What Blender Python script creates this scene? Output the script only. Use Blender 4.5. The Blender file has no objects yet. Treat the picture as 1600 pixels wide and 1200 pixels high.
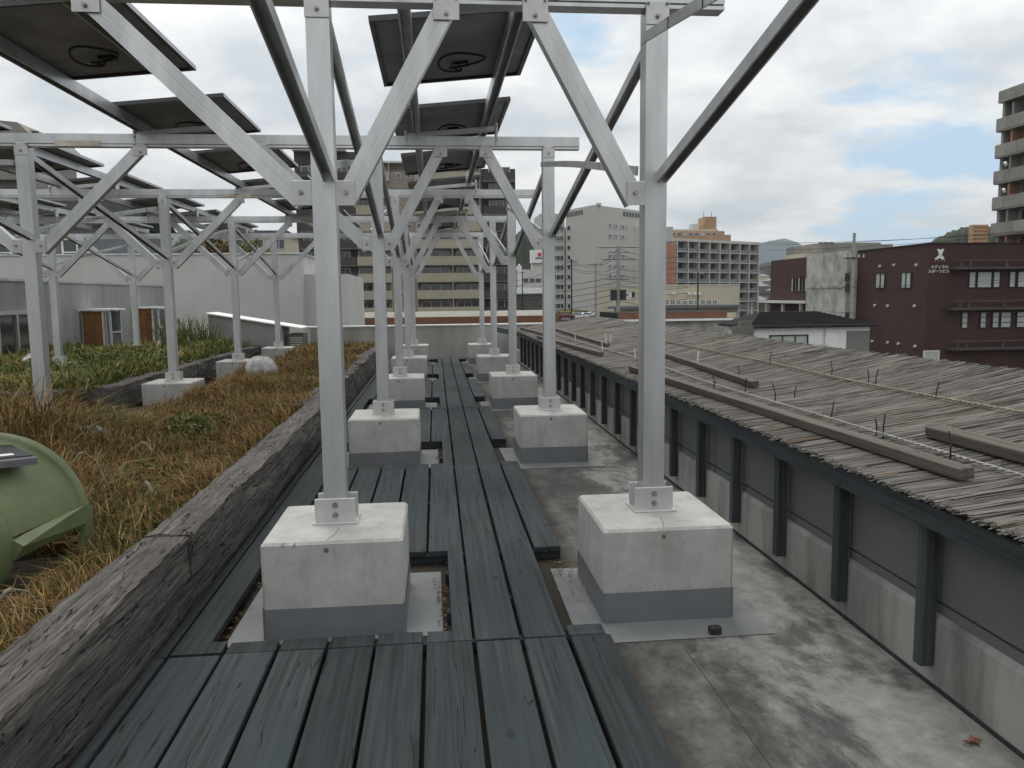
import bpy, math, random
import numpy as np
from mathutils import Vector, Matrix
random.seed(7); rng = np.random.default_rng(7)
S = bpy.context.scene
COL = S.collection
R = math.radians

# ------------------------------------------------------------------ camera
FPX, YAW, PITCH, ROLL, CH = 1227.45, 0.09627706, 0.1115354, -0.01196183, 1.5
fwd = Vector((math.sin(YAW)*math.cos(PITCH), math.cos(YAW)*math.cos(PITCH), -math.sin(PITCH)))
rgt = Vector((math.cos(YAW), -math.sin(YAW), 0)); upv = rgt.cross(fwd)
c_, s_ = math.cos(ROLL), math.sin(ROLL)
rgt, upv = c_*rgt + s_*upv, -s_*rgt + c_*upv
cam_d = bpy.data.cameras.new('camera'); cam = bpy.data.objects.new('camera', cam_d); COL.objects.link(cam)
cam.matrix_world = Matrix(((rgt.x, upv.x, -fwd.x, 0), (rgt.y, upv.y, -fwd.y, 0), (rgt.z, upv.z, -fwd.z, CH), (0, 0, 0, 1)))
cam_d.sensor_width = 36; cam_d.lens = FPX/1600*36; cam_d.clip_start = .05; cam_d.clip_end = 20000
S.camera = cam

# ------------------------------------------------------------------ sky, sun, exposure
SUN_EL, SUN_AZ = 62, 350            # azimuth clockwise from +Y
W = bpy.data.worlds.new('World'); S.world = W; W.use_nodes = True
nt = W.node_tree; N = nt.nodes; Lk = nt.links; N.clear()
def nd(nodes, typ, **kw):
    n = nodes.new(typ)
    for k, v in kw.items():
        if k.startswith('i_'): n.inputs[k[2:].replace('_', ' ')].default_value = v
        else: setattr(n, k, v)
    return n
out = nd(N, 'ShaderNodeOutputWorld'); bg = nd(N, 'ShaderNodeBackground'); bg.inputs[1].default_value = .1
sky = nd(N, 'ShaderNodeTexSky', sky_type='NISHITA', sun_disc=False, sun_elevation=R(SUN_EL), sun_rotation=R(SUN_AZ))
sky.air_density = 1.0; sky.dust_density = 1.5; sky.ozone_density = 1.0
tc = nd(N, 'ShaderNodeTexCoord')
sep = nd(N, 'ShaderNodeSeparateXYZ'); Lk.new(tc.outputs['Generated'], sep.inputs[0])
def math_n(nodes, links, op, a, b=None, clamp=False):
    m = nodes.new('ShaderNodeMath'); m.operation = op; m.use_clamp = clamp
    for i, v in enumerate((a, b)):
        if v is None: continue
        if isinstance(v, (int, float)): m.inputs[i].default_value = v
        else: links.new(v, m.inputs[i])
    return m.outputs[0]
mw = lambda op, a, b=None, clamp=False: math_n(N, Lk, op, a, b, clamp)
zz = mw('MAXIMUM', sep.outputs[2], 0.0)
den = mw('ADD', zz, .22)
cx = mw('DIVIDE', sep.outputs[0], den); cy = mw('DIVIDE', sep.outputs[1], den)
comb = nd(N, 'ShaderNodeCombineXYZ'); Lk.new(cx, comb.inputs[0]); Lk.new(cy, comb.inputs[1])
n1 = nd(N, 'ShaderNodeTexNoise', i_Scale=1.5, i_Detail=10.0, i_Roughness=.55, i_Distortion=.15)
mp = nd(N, 'ShaderNodeMapping'); mp.inputs['Location'].default_value = (3.1, 7.4, 1.3); mp.inputs['Scale'].default_value = (1, 1.15, 1)
Lk.new(comb.outputs[0], mp.inputs[0]); Lk.new(mp.outputs[0], n1.inputs['Vector'])
n2 = nd(N, 'ShaderNodeTexNoise', i_Scale=2.0, i_Detail=8.0, i_Roughness=.55)
mp2 = nd(N, 'ShaderNodeMapping'); mp2.inputs['Location'].default_value = (11.3, 2.4, .3)
Lk.new(comb.outputs[0], mp2.inputs[0]); Lk.new(mp2.outputs[0], n2.inputs['Vector'])
# openings in the cloud deck (directions in the world)
def opening(px, py, rad):
    d = (fwd + rgt*((px-800)/FPX) - upv*((py-600)/FPX)).normalized()
    vm = nd(N, 'ShaderNodeVectorMath', operation='DOT_PRODUCT'); vm.inputs[1].default_value = d
    nrm = nd(N, 'ShaderNodeVectorMath', operation='NORMALIZE'); Lk.new(tc.outputs['Generated'], nrm.inputs[0]); Lk.new(nrm.outputs[0], vm.inputs[0])
    a = mw('ARCCOSINE', mw('MINIMUM', vm.outputs['Value'], 1.0))
    return mw('SUBTRACT', 1.0, mw('DIVIDE', a, R(rad)), True)
gap = mw('ADD', mw('MULTIPLY', opening(1450, 270, 8.5), .33), mw('ADD', mw('MULTIPLY', opening(930, 40, 7), .2), mw('MULTIPLY', opening(1350, 300, 5), .08)))
cov = mw('SUBTRACT', mw('ADD', n1.outputs[0], .16), gap)
cr = nd(N, 'ShaderNodeValToRGB'); cr.color_ramp.elements[0].position = .43; cr.color_ramp.elements[1].position = .53
Lk.new(cov, cr.inputs[0])
cc = nd(N, 'ShaderNodeValToRGB')
e = cc.color_ramp.elements; e[0].position = .38; e[0].color = (5.2, 5.6, 5.95, 1); e[1].position = .60; e[1].color = (8.2, 8.2, 8.1, 1)
Lk.new(n2.outputs[0], cc.inputs[0])
mx = nd(N, 'ShaderNodeMix', data_type='RGBA')
Lk.new(cr.outputs[0], mx.inputs['Factor'])
blu = nd(N, 'ShaderNodeMix', data_type='RGBA'); blu.inputs['Factor'].default_value = .8
Lk.new(sky.outputs[0], blu.inputs['A']); blu.inputs['B'].default_value = (4.6, 6.5, 8.3, 1)
Lk.new(blu.outputs['Result'], mx.inputs['A'])
# a cloud deck is brighter overhead than at the horizon
ov = nd(N, 'ShaderNodeVectorMath', operation='SCALE'); Lk.new(cc.outputs[0], ov.inputs[0]); Lk.new(mw('ADD', mw('MULTIPLY', zz, 1.1), .86), ov.inputs['Scale'])
Lk.new(ov.outputs[0], mx.inputs['B'])
Lk.new(mx.outputs['Result'], bg.inputs[0]); Lk.new(bg.outputs[0], out.inputs[0])
sd = bpy.data.lights.new('sun', 'SUN'); so = bpy.data.objects.new('sun', sd); COL.objects.link(so)
sd.energy = 1.5; sd.angle = R(22); sd.color = (1, .96, .9)
sv = Vector((math.sin(R(SUN_AZ))*math.cos(R(SUN_EL)), math.cos(R(SUN_AZ))*math.cos(R(SUN_EL)), math.sin(R(SUN_EL))))
so.rotation_euler = sv.to_track_quat('Z', 'Y').to_euler(); so.location = (0, 0, 50)
S.view_settings.view_transform = 'Standard'; S.view_settings.look = 'None'; S.view_settings.gamma = 1
S.view_settings.exposure = 0.18
S.view_settings.use_curve_mapping = False
S.cycles.use_denoising = True
S.cycles.max_bounces = 6; S.cycles.volume_bounces = 0

# ------------------------------------------------------------------ materials
MATS = {}
def base_mat(name):
    m = bpy.data.materials.new(name); m.use_nodes = True; t = m.node_tree
    b = t.nodes['Principled BSDF']; MATS[name] = m
    return m, t.nodes, t.links, b
def mk(name, c1, c2=None, scale=6, stretch=(1, 1, 1), rough=.75, metal=0, bump=.15, bscale=None, detail=6, lo=.35, hi=.65, rand=.0, spec=.4, coord='Object'):
    m, n, l, b = base_mat(name)
    c2 = c2 or tuple(x*1.15 for x in c1)
    t = nd(n, 'ShaderNodeTexCoord'); mp = nd(n, 'ShaderNodeMapping'); mp.inputs['Scale'].default_value = stretch
    oi = nd(n, 'ShaderNodeObjectInfo')
    va = nd(n, 'ShaderNodeVectorMath', operation='ADD'); l.new(t.outputs[coord], va.inputs[0])
    sc_ = nd(n, 'ShaderNodeVectorMath', operation='SCALE'); sc_.inputs[0].default_value = (17.3, 31.7, 9.1); l.new(oi.outputs['Random'], sc_.inputs['Scale'])
    l.new(sc_.outputs[0], va.inputs[1]); l.new(va.outputs[0], mp.inputs[0])
    no = nd(n, 'ShaderNodeTexNoise', i_Scale=scale, i_Detail=detail, i_Roughness=.6); l.new(mp.outputs[0], no.inputs['Vector'])
    rp = nd(n, 'ShaderNodeValToRGB'); rp.color_ramp.elements[0].position = lo; rp.color_ramp.elements[1].position = hi
    rp.color_ramp.elements[0].color = (*c1, 1); rp.color_ramp.elements[1].color = (*c2, 1)
    l.new(no.outputs[0], rp.inputs[0])
    col = rp.outputs[0]
    if rand:
        hs = nd(n, 'ShaderNodeHueSaturation'); l.new(col, hs.inputs['Color'])
        l.new(math_n(n, l, 'ADD', math_n(n, l, 'MULTIPLY', oi.outputs['Random'], 2*rand), 1-rand), hs.inputs['Value']); col = hs.outputs[0]
    l.new(col, b.inputs['Base Color'])
    b.inputs['Roughness'].default_value = rough; b.inputs['Metallic'].default_value = metal
    b.inputs['Specular IOR Level'].default_value = spec
    if bump:
        bn = nd(n, 'ShaderNodeTexNoise', i_Scale=bscale or scale*5, i_Detail=6.0); l.new(mp.outputs[0], bn.inputs['Vector'])
        bu = nd(n, 'ShaderNodeBump', i_Strength=bump, i_Distance=.02); l.new(bn.outputs[0], bu.inputs['Height']); l.new(bu.outputs[0], b.inputs['Normal'])
    return m
def wood(name, dark, light, tint, grain=45, crack=.5, rough=.8, axis='Y', bumpd=.006, k=.028, cw=.004):
    """weathered board: grain lines, knots and checks along the board"""
    m, n, l, b = base_mat(name)
    t = nd(n, 'ShaderNodeTexCoord'); oi = nd(n, 'ShaderNodeObjectInfo')
    va = nd(n, 'ShaderNodeVectorMath', operation='ADD'); l.new(t.outputs['Object'], va.inputs[0])
    s2 = nd(n, 'ShaderNodeVectorMath', operation='SCALE'); s2.inputs[0].default_value = (7.3, 23.7, 3.1); l.new(oi.outputs['Random'], s2.inputs['Scale'])
    l.new(s2.outputs[0], va.inputs[1])
    def noise(sc, scale, detail=5, dist=0., rough_=.6):
        mp = nd(n, 'ShaderNodeMapping'); mp.inputs['Scale'].default_value = sc; l.new(va.outputs[0], mp.inputs[0])
        no = nd(n, 'ShaderNodeTexNoise', i_Scale=scale, i_Detail=float(detail), i_Distortion=dist, i_Roughness=rough_); l.new(mp.outputs[0], no.inputs['Vector']); return no.outputs[0]
    st = (1, k, 1) if axis == 'Y' else (1, 1, k) if axis == 'Z' else (k, 1, 1)
    g = noise(st, grain, 6, .3)
    big = noise((1, .35, 1) if axis == 'Y' else (.35, 1, 1), 3.2, 4)
    ck = noise(st, grain*.42, 2, .2, .4)
    rp = nd(n, 'ShaderNodeValToRGB'); e = rp.color_ramp.elements
    e[0].position = .33; e[0].color = (*dark, 1); e[1].position = .67; e[1].color = (*light, 1); l.new(g, rp.inputs[0])
    mx1 = nd(n, 'ShaderNodeMix', data_type='RGBA'); r2 = nd(n, 'ShaderNodeValToRGB'); r2.color_ramp.elements[0].position = .42; r2.color_ramp.elements[1].position = .68
    l.new(big, r2.inputs[0]); l.new(math_n(n, l, 'MULTIPLY', r2.outputs[0], .75), mx1.inputs['Factor']); l.new(rp.outputs[0], mx1.inputs['A']); mx1.inputs['B'].default_value = (*tint, 1)
    # checks: a thin band of the stretched noise
    d = math_n(n, l, 'ABSOLUTE', math_n(n, l, 'SUBTRACT', ck, .43))
    cmask = math_n(n, l, 'MULTIPLY', math_n(n, l, 'LESS_THAN', d, cw), crack)
    # knots
    mpk = nd(n, 'ShaderNodeMapping'); mpk.inputs['Scale'].default_value = (5, 2.2, 5) if axis == 'Y' else (2.2, 5, 5); l.new(va.outputs[0], mpk.inputs[0])
    vo = nd(n, 'ShaderNodeTexVoronoi', i_Scale=1.0); l.new(mpk.outputs[0], vo.inputs['Vector'])
    kn = math_n(n, l, 'LESS_THAN', vo.outputs['Distance'], .085)
    msk = math_n(n, l, 'MAXIMUM', cmask, math_n(n, l, 'MULTIPLY', kn, .55))
    mx2 = nd(n, 'ShaderNodeMix', data_type='RGBA'); l.new(msk, mx2.inputs['Factor']); l.new(mx1.outputs['Result'], mx2.inputs['A']); mx2.inputs['B'].default_value = (dark[0]*.3, dark[1]*.3, dark[2]*.3, 1)
    hs = nd(n, 'ShaderNodeHueSaturation'); l.new(mx2.outputs['Result'], hs.inputs['Color'])
    l.new(math_n(n, l, 'ADD', math_n(n, l, 'MULTIPLY', oi.outputs['Random'], .5), .75), hs.inputs['Value'])
    l.new(hs.outputs[0], b.inputs['Base Color']); b.inputs['Roughness'].default_value = rough; b.inputs['Specular IOR Level'].default_value = .3
    h = math_n(n, l, 'SUBTRACT', g, math_n(n, l, 'MULTIPLY', cmask, 1.2))
    bu = nd(n, 'ShaderNodeBump', i_Strength=.8, i_Distance=bumpd); l.new(h, bu.inputs['Height']); l.new(bu.outputs[0], b.inputs['Normal'])
    return m
def attr_mat(name, rough=.8, trans=.0):
    m, n, l, b = base_mat(name); a = nd(n, 'ShaderNodeAttribute', attribute_name='Col'); l.new(a.outputs['Color'], b.inputs['Base Color'])
    b.inputs['Roughness'].default_value = rough; b.inputs['Specular IOR Level'].default_value = .2
    return m
def plain(name, c, rough=.6, metal=0, spec=.5, emit=None):
    m, n, l, b = base_mat(name); b.inputs['Base Color'].default_value = (*c, 1); b.inputs['Roughness'].default_value = rough; b.inputs['Metallic'].default_value = metal; b.inputs['Specular IOR Level'].default_value = spec
    return m
mk('alu', (.45, .46, .46), (.60, .61, .61), 5, (1, 1, .2), rough=.36, metal=.72, bump=.02, bscale=60)
mk('alu_plate', (.48, .48, .47), (.57, .57, .56), 8, rough=.42, metal=.55, bump=.03)
mk('bolt', (.25, .25, .24), (.4, .4, .39), 30, rough=.35, metal=.9, bump=0)
mk('tape', (.42, .36, .27), (.6, .56, .48), 9, rough=.7, bump=.05)
mk('frame_dark', (.05, .05, .055), (.08, .08, .085), 5, rough=.4, metal=.4, bump=0)
mk('frame_edge', (.32, .31, .34), (.4, .4, .42), 5, rough=.4, metal=.5, bump=0)
mk('backsheet', (.18, .187, .197), (.29, .298, .31), 2.5, rough=.6, bump=.03)
mk('cells', (.01, .015, .03), (.015, .02, .05), 3, rough=.12, bump=0)
plain('cable', (.008, .008, .008), .5)
mk('stringer', (.05, .042, .034), (.10, .088, .074), 4, (1, 1, 1), rough=.9, bump=.2)
mk('rubber', (.012, .012, .013), (.03, .03, .03), 20, rough=.7)
wood('deckwood', (.014, .017, .018), (.043, .050, .053), (.029, .040, .045), crack=.92)
wood('darkwood', (.026, .03, .032), (.06, .068, .07), (.046, .058, .066), axis='Y', crack=.3)
wood('sleeper', (.034, .03, .027), (.235, .215, .195), (.10, .09, .081), grain=60, crack=.95, rough=.95, bumpd=.022, k=.05, cw=.012)
wood('postwood', (.028, .032, .033), (.065, .072, .074), (.045, .054, .058), axis='Z', crack=.3)
wood('batten', (.062, .052, .042), (.13, .113, .095), (.10, .088, .074), axis='Y', crack=.25)
wood('brownboard', (.10, .045, .02), (.20, .095, .04), (.24, .12, .055), axis='Y', crack=.2)
mk('soil', (.022, .016, .010), (.05, .036, .022), 14, rough=1, bump=.6)
mk('litter', (.10, .05, .018), (.2, .11, .045), 30, rough=.95, bump=0)
mk('grey_paint', (.13, .137, .145), (.16, .167, .175), 3, rough=.5, bump=.05)
mk('membrane', (.145, .15, .152), (.20, .205, .207), 3, rough=.75, bump=.05)
attr_mat('grassmat', .85); attr_mat('leafmat', .6); attr_mat('reedmat', .8)
mk('green_plastic', (.10, .125, .052), (.145, .175, .085), 3, rough=.5, bump=.05, bscale=8)
mk('black_plastic', (.008, .008, .01), (.02, .02, .024), 12, rough=.35)
mk('grey_plastic', (.10, .10, .11), (.16, .16, .17), 12, rough=.5)
mk('white_paint', (.66, .66, .64), (.78, .78, .76), 3, rough=.6, bump=.03)
mk('stone', (.26, .26, .25), (.5, .5, .48), 8, rough=.9, bump=.4)
mk('siding', (.21, .22, .21), (.30, .30, .285), 1.6, (1, 1, .25), rough=.65, bump=.03)
mk('render_white', (.40, .40, .375), (.47, .465, .44), .8, (1, 1, .5), rough=.85, bump=.04)
mk('panel_grey', (.105, .106, .107), (.13, .131, .132), 1.2, rough=.6, bump=.02)
mk('upstand', (.13, .129, .118), (.32, .318, .295), 3.2, (1, 1, .22), rough=.85, bump=.1, detail=9, lo=.34, hi=.56)
mk('parapet', (.27, .27, .245), (.40, .40, .37), 1.7, (1, 1, .35), rough=.85, bump=.1)
plain('glass', (.03, .04, .042), .06, 0, .8)
plain('glass_grey', (.10, .115, .115), .15, 0, .7)
plain('glass_pale', (.40, .43, .40), .25, 0, .6)
mk('rope_a', (.24, .235, .22), (.38, .37, .35), 30, rough=.9, bump=.2)
mk('rope_b', (.17, .155, .12), (.30, .27, .2), 30, rough=.9, bump=.2)
# city
mk('beige', (.30, .275, .205), (.35, .32, .245), .15, rough=.85, bump=0)
mk('pinkbeige', (.22, .18, .148), (.27, .225, .185), .2, rough=.85, bump=0)
mk('darkbrown', (.045, .038, .034), (.065, .055, .05), .2, rough=.8, bump=0)
mk('slab', (.48, .47, .45), (.56, .55, .53), .3, rough=.8, bump=0)
mk('hospital', (.40, .40, .365), (.44, .435, .40), .05, rough=.85, bump=0)
mk('gridconc', (.40, .38, .35), (.47, .45, .42), .2, rough=.85, bump=0)
mk('orange_tile', (.34, .215, .12), (.42, .27, .16), .3, rough=.8, bump=0)
mk('brick_orange', (.28, .14, .085), (.35, .19, .12), .3, rough=.8, bump=0)
mk('cream', (.46, .42, .31), (.52, .475, .36), .15, rough=.85, bump=0)
mk('maroon', (.040, .017, .015), (.055, .024, .021), .5, rough=.7, bump=.02)
mk('maroon_dark', (.025, .016, .014), (.035, .022, .02), .5, rough=.7, bump=0)
mk('oldconc', (.19, .188, .168), (.44, .43, .39), .7, (1, 1, .8), rough=.95, bump=.1, lo=.32, hi=.62, detail=9)
mk('ledge', (.10, .10, .088), (.15, .146, .13), .8, rough=.9, bump=0)
mk('ledge_dark', (.055, .048, .042), (.085, .076, .068), .8, rough=.9, bump=0)
mk('rooftile', (.016, .017, .018), (.03, .031, .032), 2.5, rough=.95, bump=.2, spec=.1)
mk('towerconc', (.19, .185, .165), (.27, .265, .24), .4, rough=.9, bump=0)
mk('greyroof', (.20, .185, .165), (.25, .235, .21), .3, rough=.9, bump=0)
mk('shutter', (.15, .14, .13), (.19, .175, .165), 2, (1, 1, 30), rough=.6, bump=0)
mk('asphalt', (.045, .045, .046), (.065, .064, .062), 1.5, rough=.95, bump=0)
mk('pole_conc', (.24, .235, .22), (.32, .315, .3), 2, rough=.9, bump=.05)
mk('pole_dark', (.025, .025, .026), (.045, .045, .045), 2, rough=.8, bump=0)
mk('roof_brown', (.13, .058, .035), (.18, .085, .05), .6, rough=.8, bump=0)
mk('mountain', (.03, .05, .055), (.05, .07, .07), .01, rough=1, bump=0)
mk('hill', (.012, .018, .010), (.03, .036, .018), .06, rough=1, bump=0)
mk('sign_red', (.6, .03, .03), (.62, .035, .035), 1, rough=.6, bump=0)
mk('text_white', (.7, .7, .68), (.75, .75, .73), 1, rough=.6, bump=0)
plain('text_dark', (.02, .02, .02), .7)
mk('car_white', (.65, .65, .66), (.7, .7, .7), 1, rough=.25, bump=0); mk('car_silver', (.3, .32, .35), (.34, .36, .39), 1, rough=.25, metal=.4, bump=0); mk('car_dark', (.02, .022, .03), (.03, .03, .04), 1, rough=.2, bump=0); mk('car_red', (.15, .02, .03), (.2, .03, .04), 1, rough=.25, bump=0); mk('car_blue', (.05, .16, .25), (.07, .2, .3), 1, rough=.25, bump=0)

def special_concrete():
    # roof screed: pale worn areas, dark wet-looking stains, brown lichen
    m, n, l, b = base_mat('roof_concrete')
    t = nd(n, 'ShaderNodeTexCoord')
    def noise(scale, loc, detail=7, st=(1, 1, 1), dist=0.):
        mp = nd(n, 'ShaderNodeMapping'); mp.inputs['Location'].default_value = loc; mp.inputs['Scale'].default_value = st; l.new(t.outputs['Object'], mp.inputs[0])
        no = nd(n, 'ShaderNodeTexNoise', i_Scale=scale, i_Detail=float(detail), i_Roughness=.65 if detail < 9 else .74, i_Distortion=dist); l.new(mp.outputs[0], no.inputs['Vector']); return no.outputs[0]
    def ramp(v, a, ca, b_, cb):
        r = nd(n, 'ShaderNodeValToRGB'); e = r.color_ramp.elements; e[0].position = a; e[0].color = (*ca, 1); e[1].position = b_; e[1].color = (*cb, 1); l.new(v, r.inputs[0]); return r.outputs[0]
    def mix(f, a, b2):
        mm = nd(n, 'ShaderNodeMix', data_type='RGBA'); l.new(f, mm.inputs['Factor']); l.new(a, mm.inputs['A'])
        if isinstance(b2, tuple): mm.inputs['B'].default_value = (*b2, 1)
        else: l.new(b2, mm.inputs['B'])
        return mm.outputs['Result']
    c = ramp(noise(9, (0, 0, 0)), .3, (.15, .148, .137), .7, (.28, .276, .255))
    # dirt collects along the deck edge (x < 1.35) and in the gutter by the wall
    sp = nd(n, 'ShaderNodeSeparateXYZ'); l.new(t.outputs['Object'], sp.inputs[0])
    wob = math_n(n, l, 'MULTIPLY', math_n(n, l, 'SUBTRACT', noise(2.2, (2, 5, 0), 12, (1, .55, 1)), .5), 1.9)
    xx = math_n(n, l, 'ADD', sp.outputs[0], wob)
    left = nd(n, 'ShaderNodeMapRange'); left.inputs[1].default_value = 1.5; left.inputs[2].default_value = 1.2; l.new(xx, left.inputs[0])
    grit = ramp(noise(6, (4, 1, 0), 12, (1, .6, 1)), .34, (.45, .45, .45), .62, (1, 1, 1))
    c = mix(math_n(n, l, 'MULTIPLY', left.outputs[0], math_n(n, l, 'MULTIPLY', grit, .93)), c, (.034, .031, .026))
    st = ramp(noise(1.5, (7.3, 1.2, 0), 12, (1, .5, 1), .3), .49, (0, 0, 0), .57, (1, 1, 1))
    c = mix(math_n(n, l, 'MULTIPLY', st, .8), c, (.042, .042, .042))
    br = ramp(noise(.9, (1.3, 9.2, 0), 6, (1.6, .5, 1)), .55, (0, 0, 0), .7, (1, 1, 1))
    c = mix(math_n(n, l, 'MULTIPLY', br, .6), c, (.085, .068, .045))
    sp2 = ramp(noise(38, (0, 3, 0), 10), .58, (0, 0, 0), .66, (1, 1, 1))
    c = mix(math_n(n, l, 'MULTIPLY', sp2, .5), c, (.05, .05, .045))
    # brown dirt under the walkway, with the shade beneath the planks painted in
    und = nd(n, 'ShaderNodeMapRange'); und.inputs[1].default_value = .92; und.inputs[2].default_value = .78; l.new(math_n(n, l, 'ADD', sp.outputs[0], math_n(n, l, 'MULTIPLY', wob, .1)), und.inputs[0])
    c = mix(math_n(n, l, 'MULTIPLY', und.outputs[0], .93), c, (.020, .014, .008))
    l.new(c, b.inputs['Base Color']); b.inputs['Roughness'].default_value = .8; b.inputs['Specular IOR Level'].default_value = .3
    bu = nd(n, 'ShaderNodeBump', i_Strength=.3, i_Distance=.01); l.new(noise(60, (0, 0, 0)), bu.inputs['Height']); l.new(bu.outputs[0], b.inputs['Normal'])
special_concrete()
def block_concrete():
    m, n, l, b = base_mat('block_concrete'); t = nd(n, 'ShaderNodeTexCoord'); oi = nd(n, 'ShaderNodeObjectInfo')
    va = nd(n, 'ShaderNodeVectorMath', operation='ADD'); l.new(t.outputs['Object'], va.inputs[0])
    s2 = nd(n, 'ShaderNodeVectorMath', operation='SCALE'); s2.inputs[0].default_value = (7.3, 23.7, 3.1); l.new(oi.outputs['Random'], s2.inputs['Scale']); l.new(s2.outputs[0], va.inputs[1])
    def noise(scale, detail=6, st=(1, 1, 1)):
        mp = nd(n, 'ShaderNodeMapping'); mp.inputs['Scale'].default_value = st; l.new(va.outputs[0], mp.inputs[0])
        no = nd(n, 'ShaderNodeTexNoise', i_Scale=scale, i_Detail=float(detail), i_Roughness=.65); l.new(mp.outputs[0], no.inputs['Vector']); return no.outputs[0]
    r = nd(n, 'ShaderNodeValToRGB'); e = r.color_ramp.elements; e[0].position = .32; e[0].color = (.34, .337, .315, 1); e[1].position = .68; e[1].color = (.45, .445, .425, 1); l.new(noise(5), r.inputs[0])
    # damp streaks running down from the top edge
    r2 = nd(n, 'ShaderNodeValToRGB'); e = r2.color_ramp.elements; e[0].position = .5; e[0].color = (0, 0, 0, 1); e[1].position = .75; e[1].color = (1, 1, 1, 1); l.new(noise(9, 4, (1, 1, .2)), r2.inputs[0])
    mm = nd(n, 'ShaderNodeMix', data_type='RGBA'); l.new(math_n(n, l, 'MULTIPLY', r2.outputs[0], .5), mm.inputs['Factor']); l.new(r.outputs[0], mm.inputs['A']); mm.inputs['B'].default_value = (.23, .225, .20, 1)
    # air holes
    vo = nd(n, 'ShaderNodeTexVoronoi', i_Scale=26.0); l.new(va.outputs[0], vo.inputs['Vector'])
    sep_ = nd(n, 'ShaderNodeSeparateColor'); l.new(vo.outputs['Color'], sep_.inputs[0])
    hole = math_n(n, l, 'MULTIPLY', math_n(n, l, 'LESS_THAN', vo.outputs['Distance'], .11), math_n(n, l, 'GREATER_THAN', sep_.outputs[0], .6))
    m2 = nd(n, 'ShaderNodeMix', data_type='RGBA'); l.new(math_n(n, l, 'MULTIPLY', hole, .6), m2.inputs['Factor']); l.new(mm.outputs['Result'], m2.inputs['A']); m2.inputs['B'].default_value = (.12, .115, .10, 1)
    l.new(m2.outputs['Result'], b.inputs['Base Color']); b.inputs['Roughness'].default_value = .85; b.inputs['Specular IOR Level'].default_value = .3
    h = math_n(n, l, 'SUBTRACT', noise(40), math_n(n, l, 'MULTIPLY', hole, 2.0))
    bu = nd(n, 'ShaderNodeBump', i_Strength=.35, i_Distance=.008); l.new(h, bu.inputs['Height']); l.new(bu.outputs[0], b.inputs['Normal'])
block_concrete()

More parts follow.
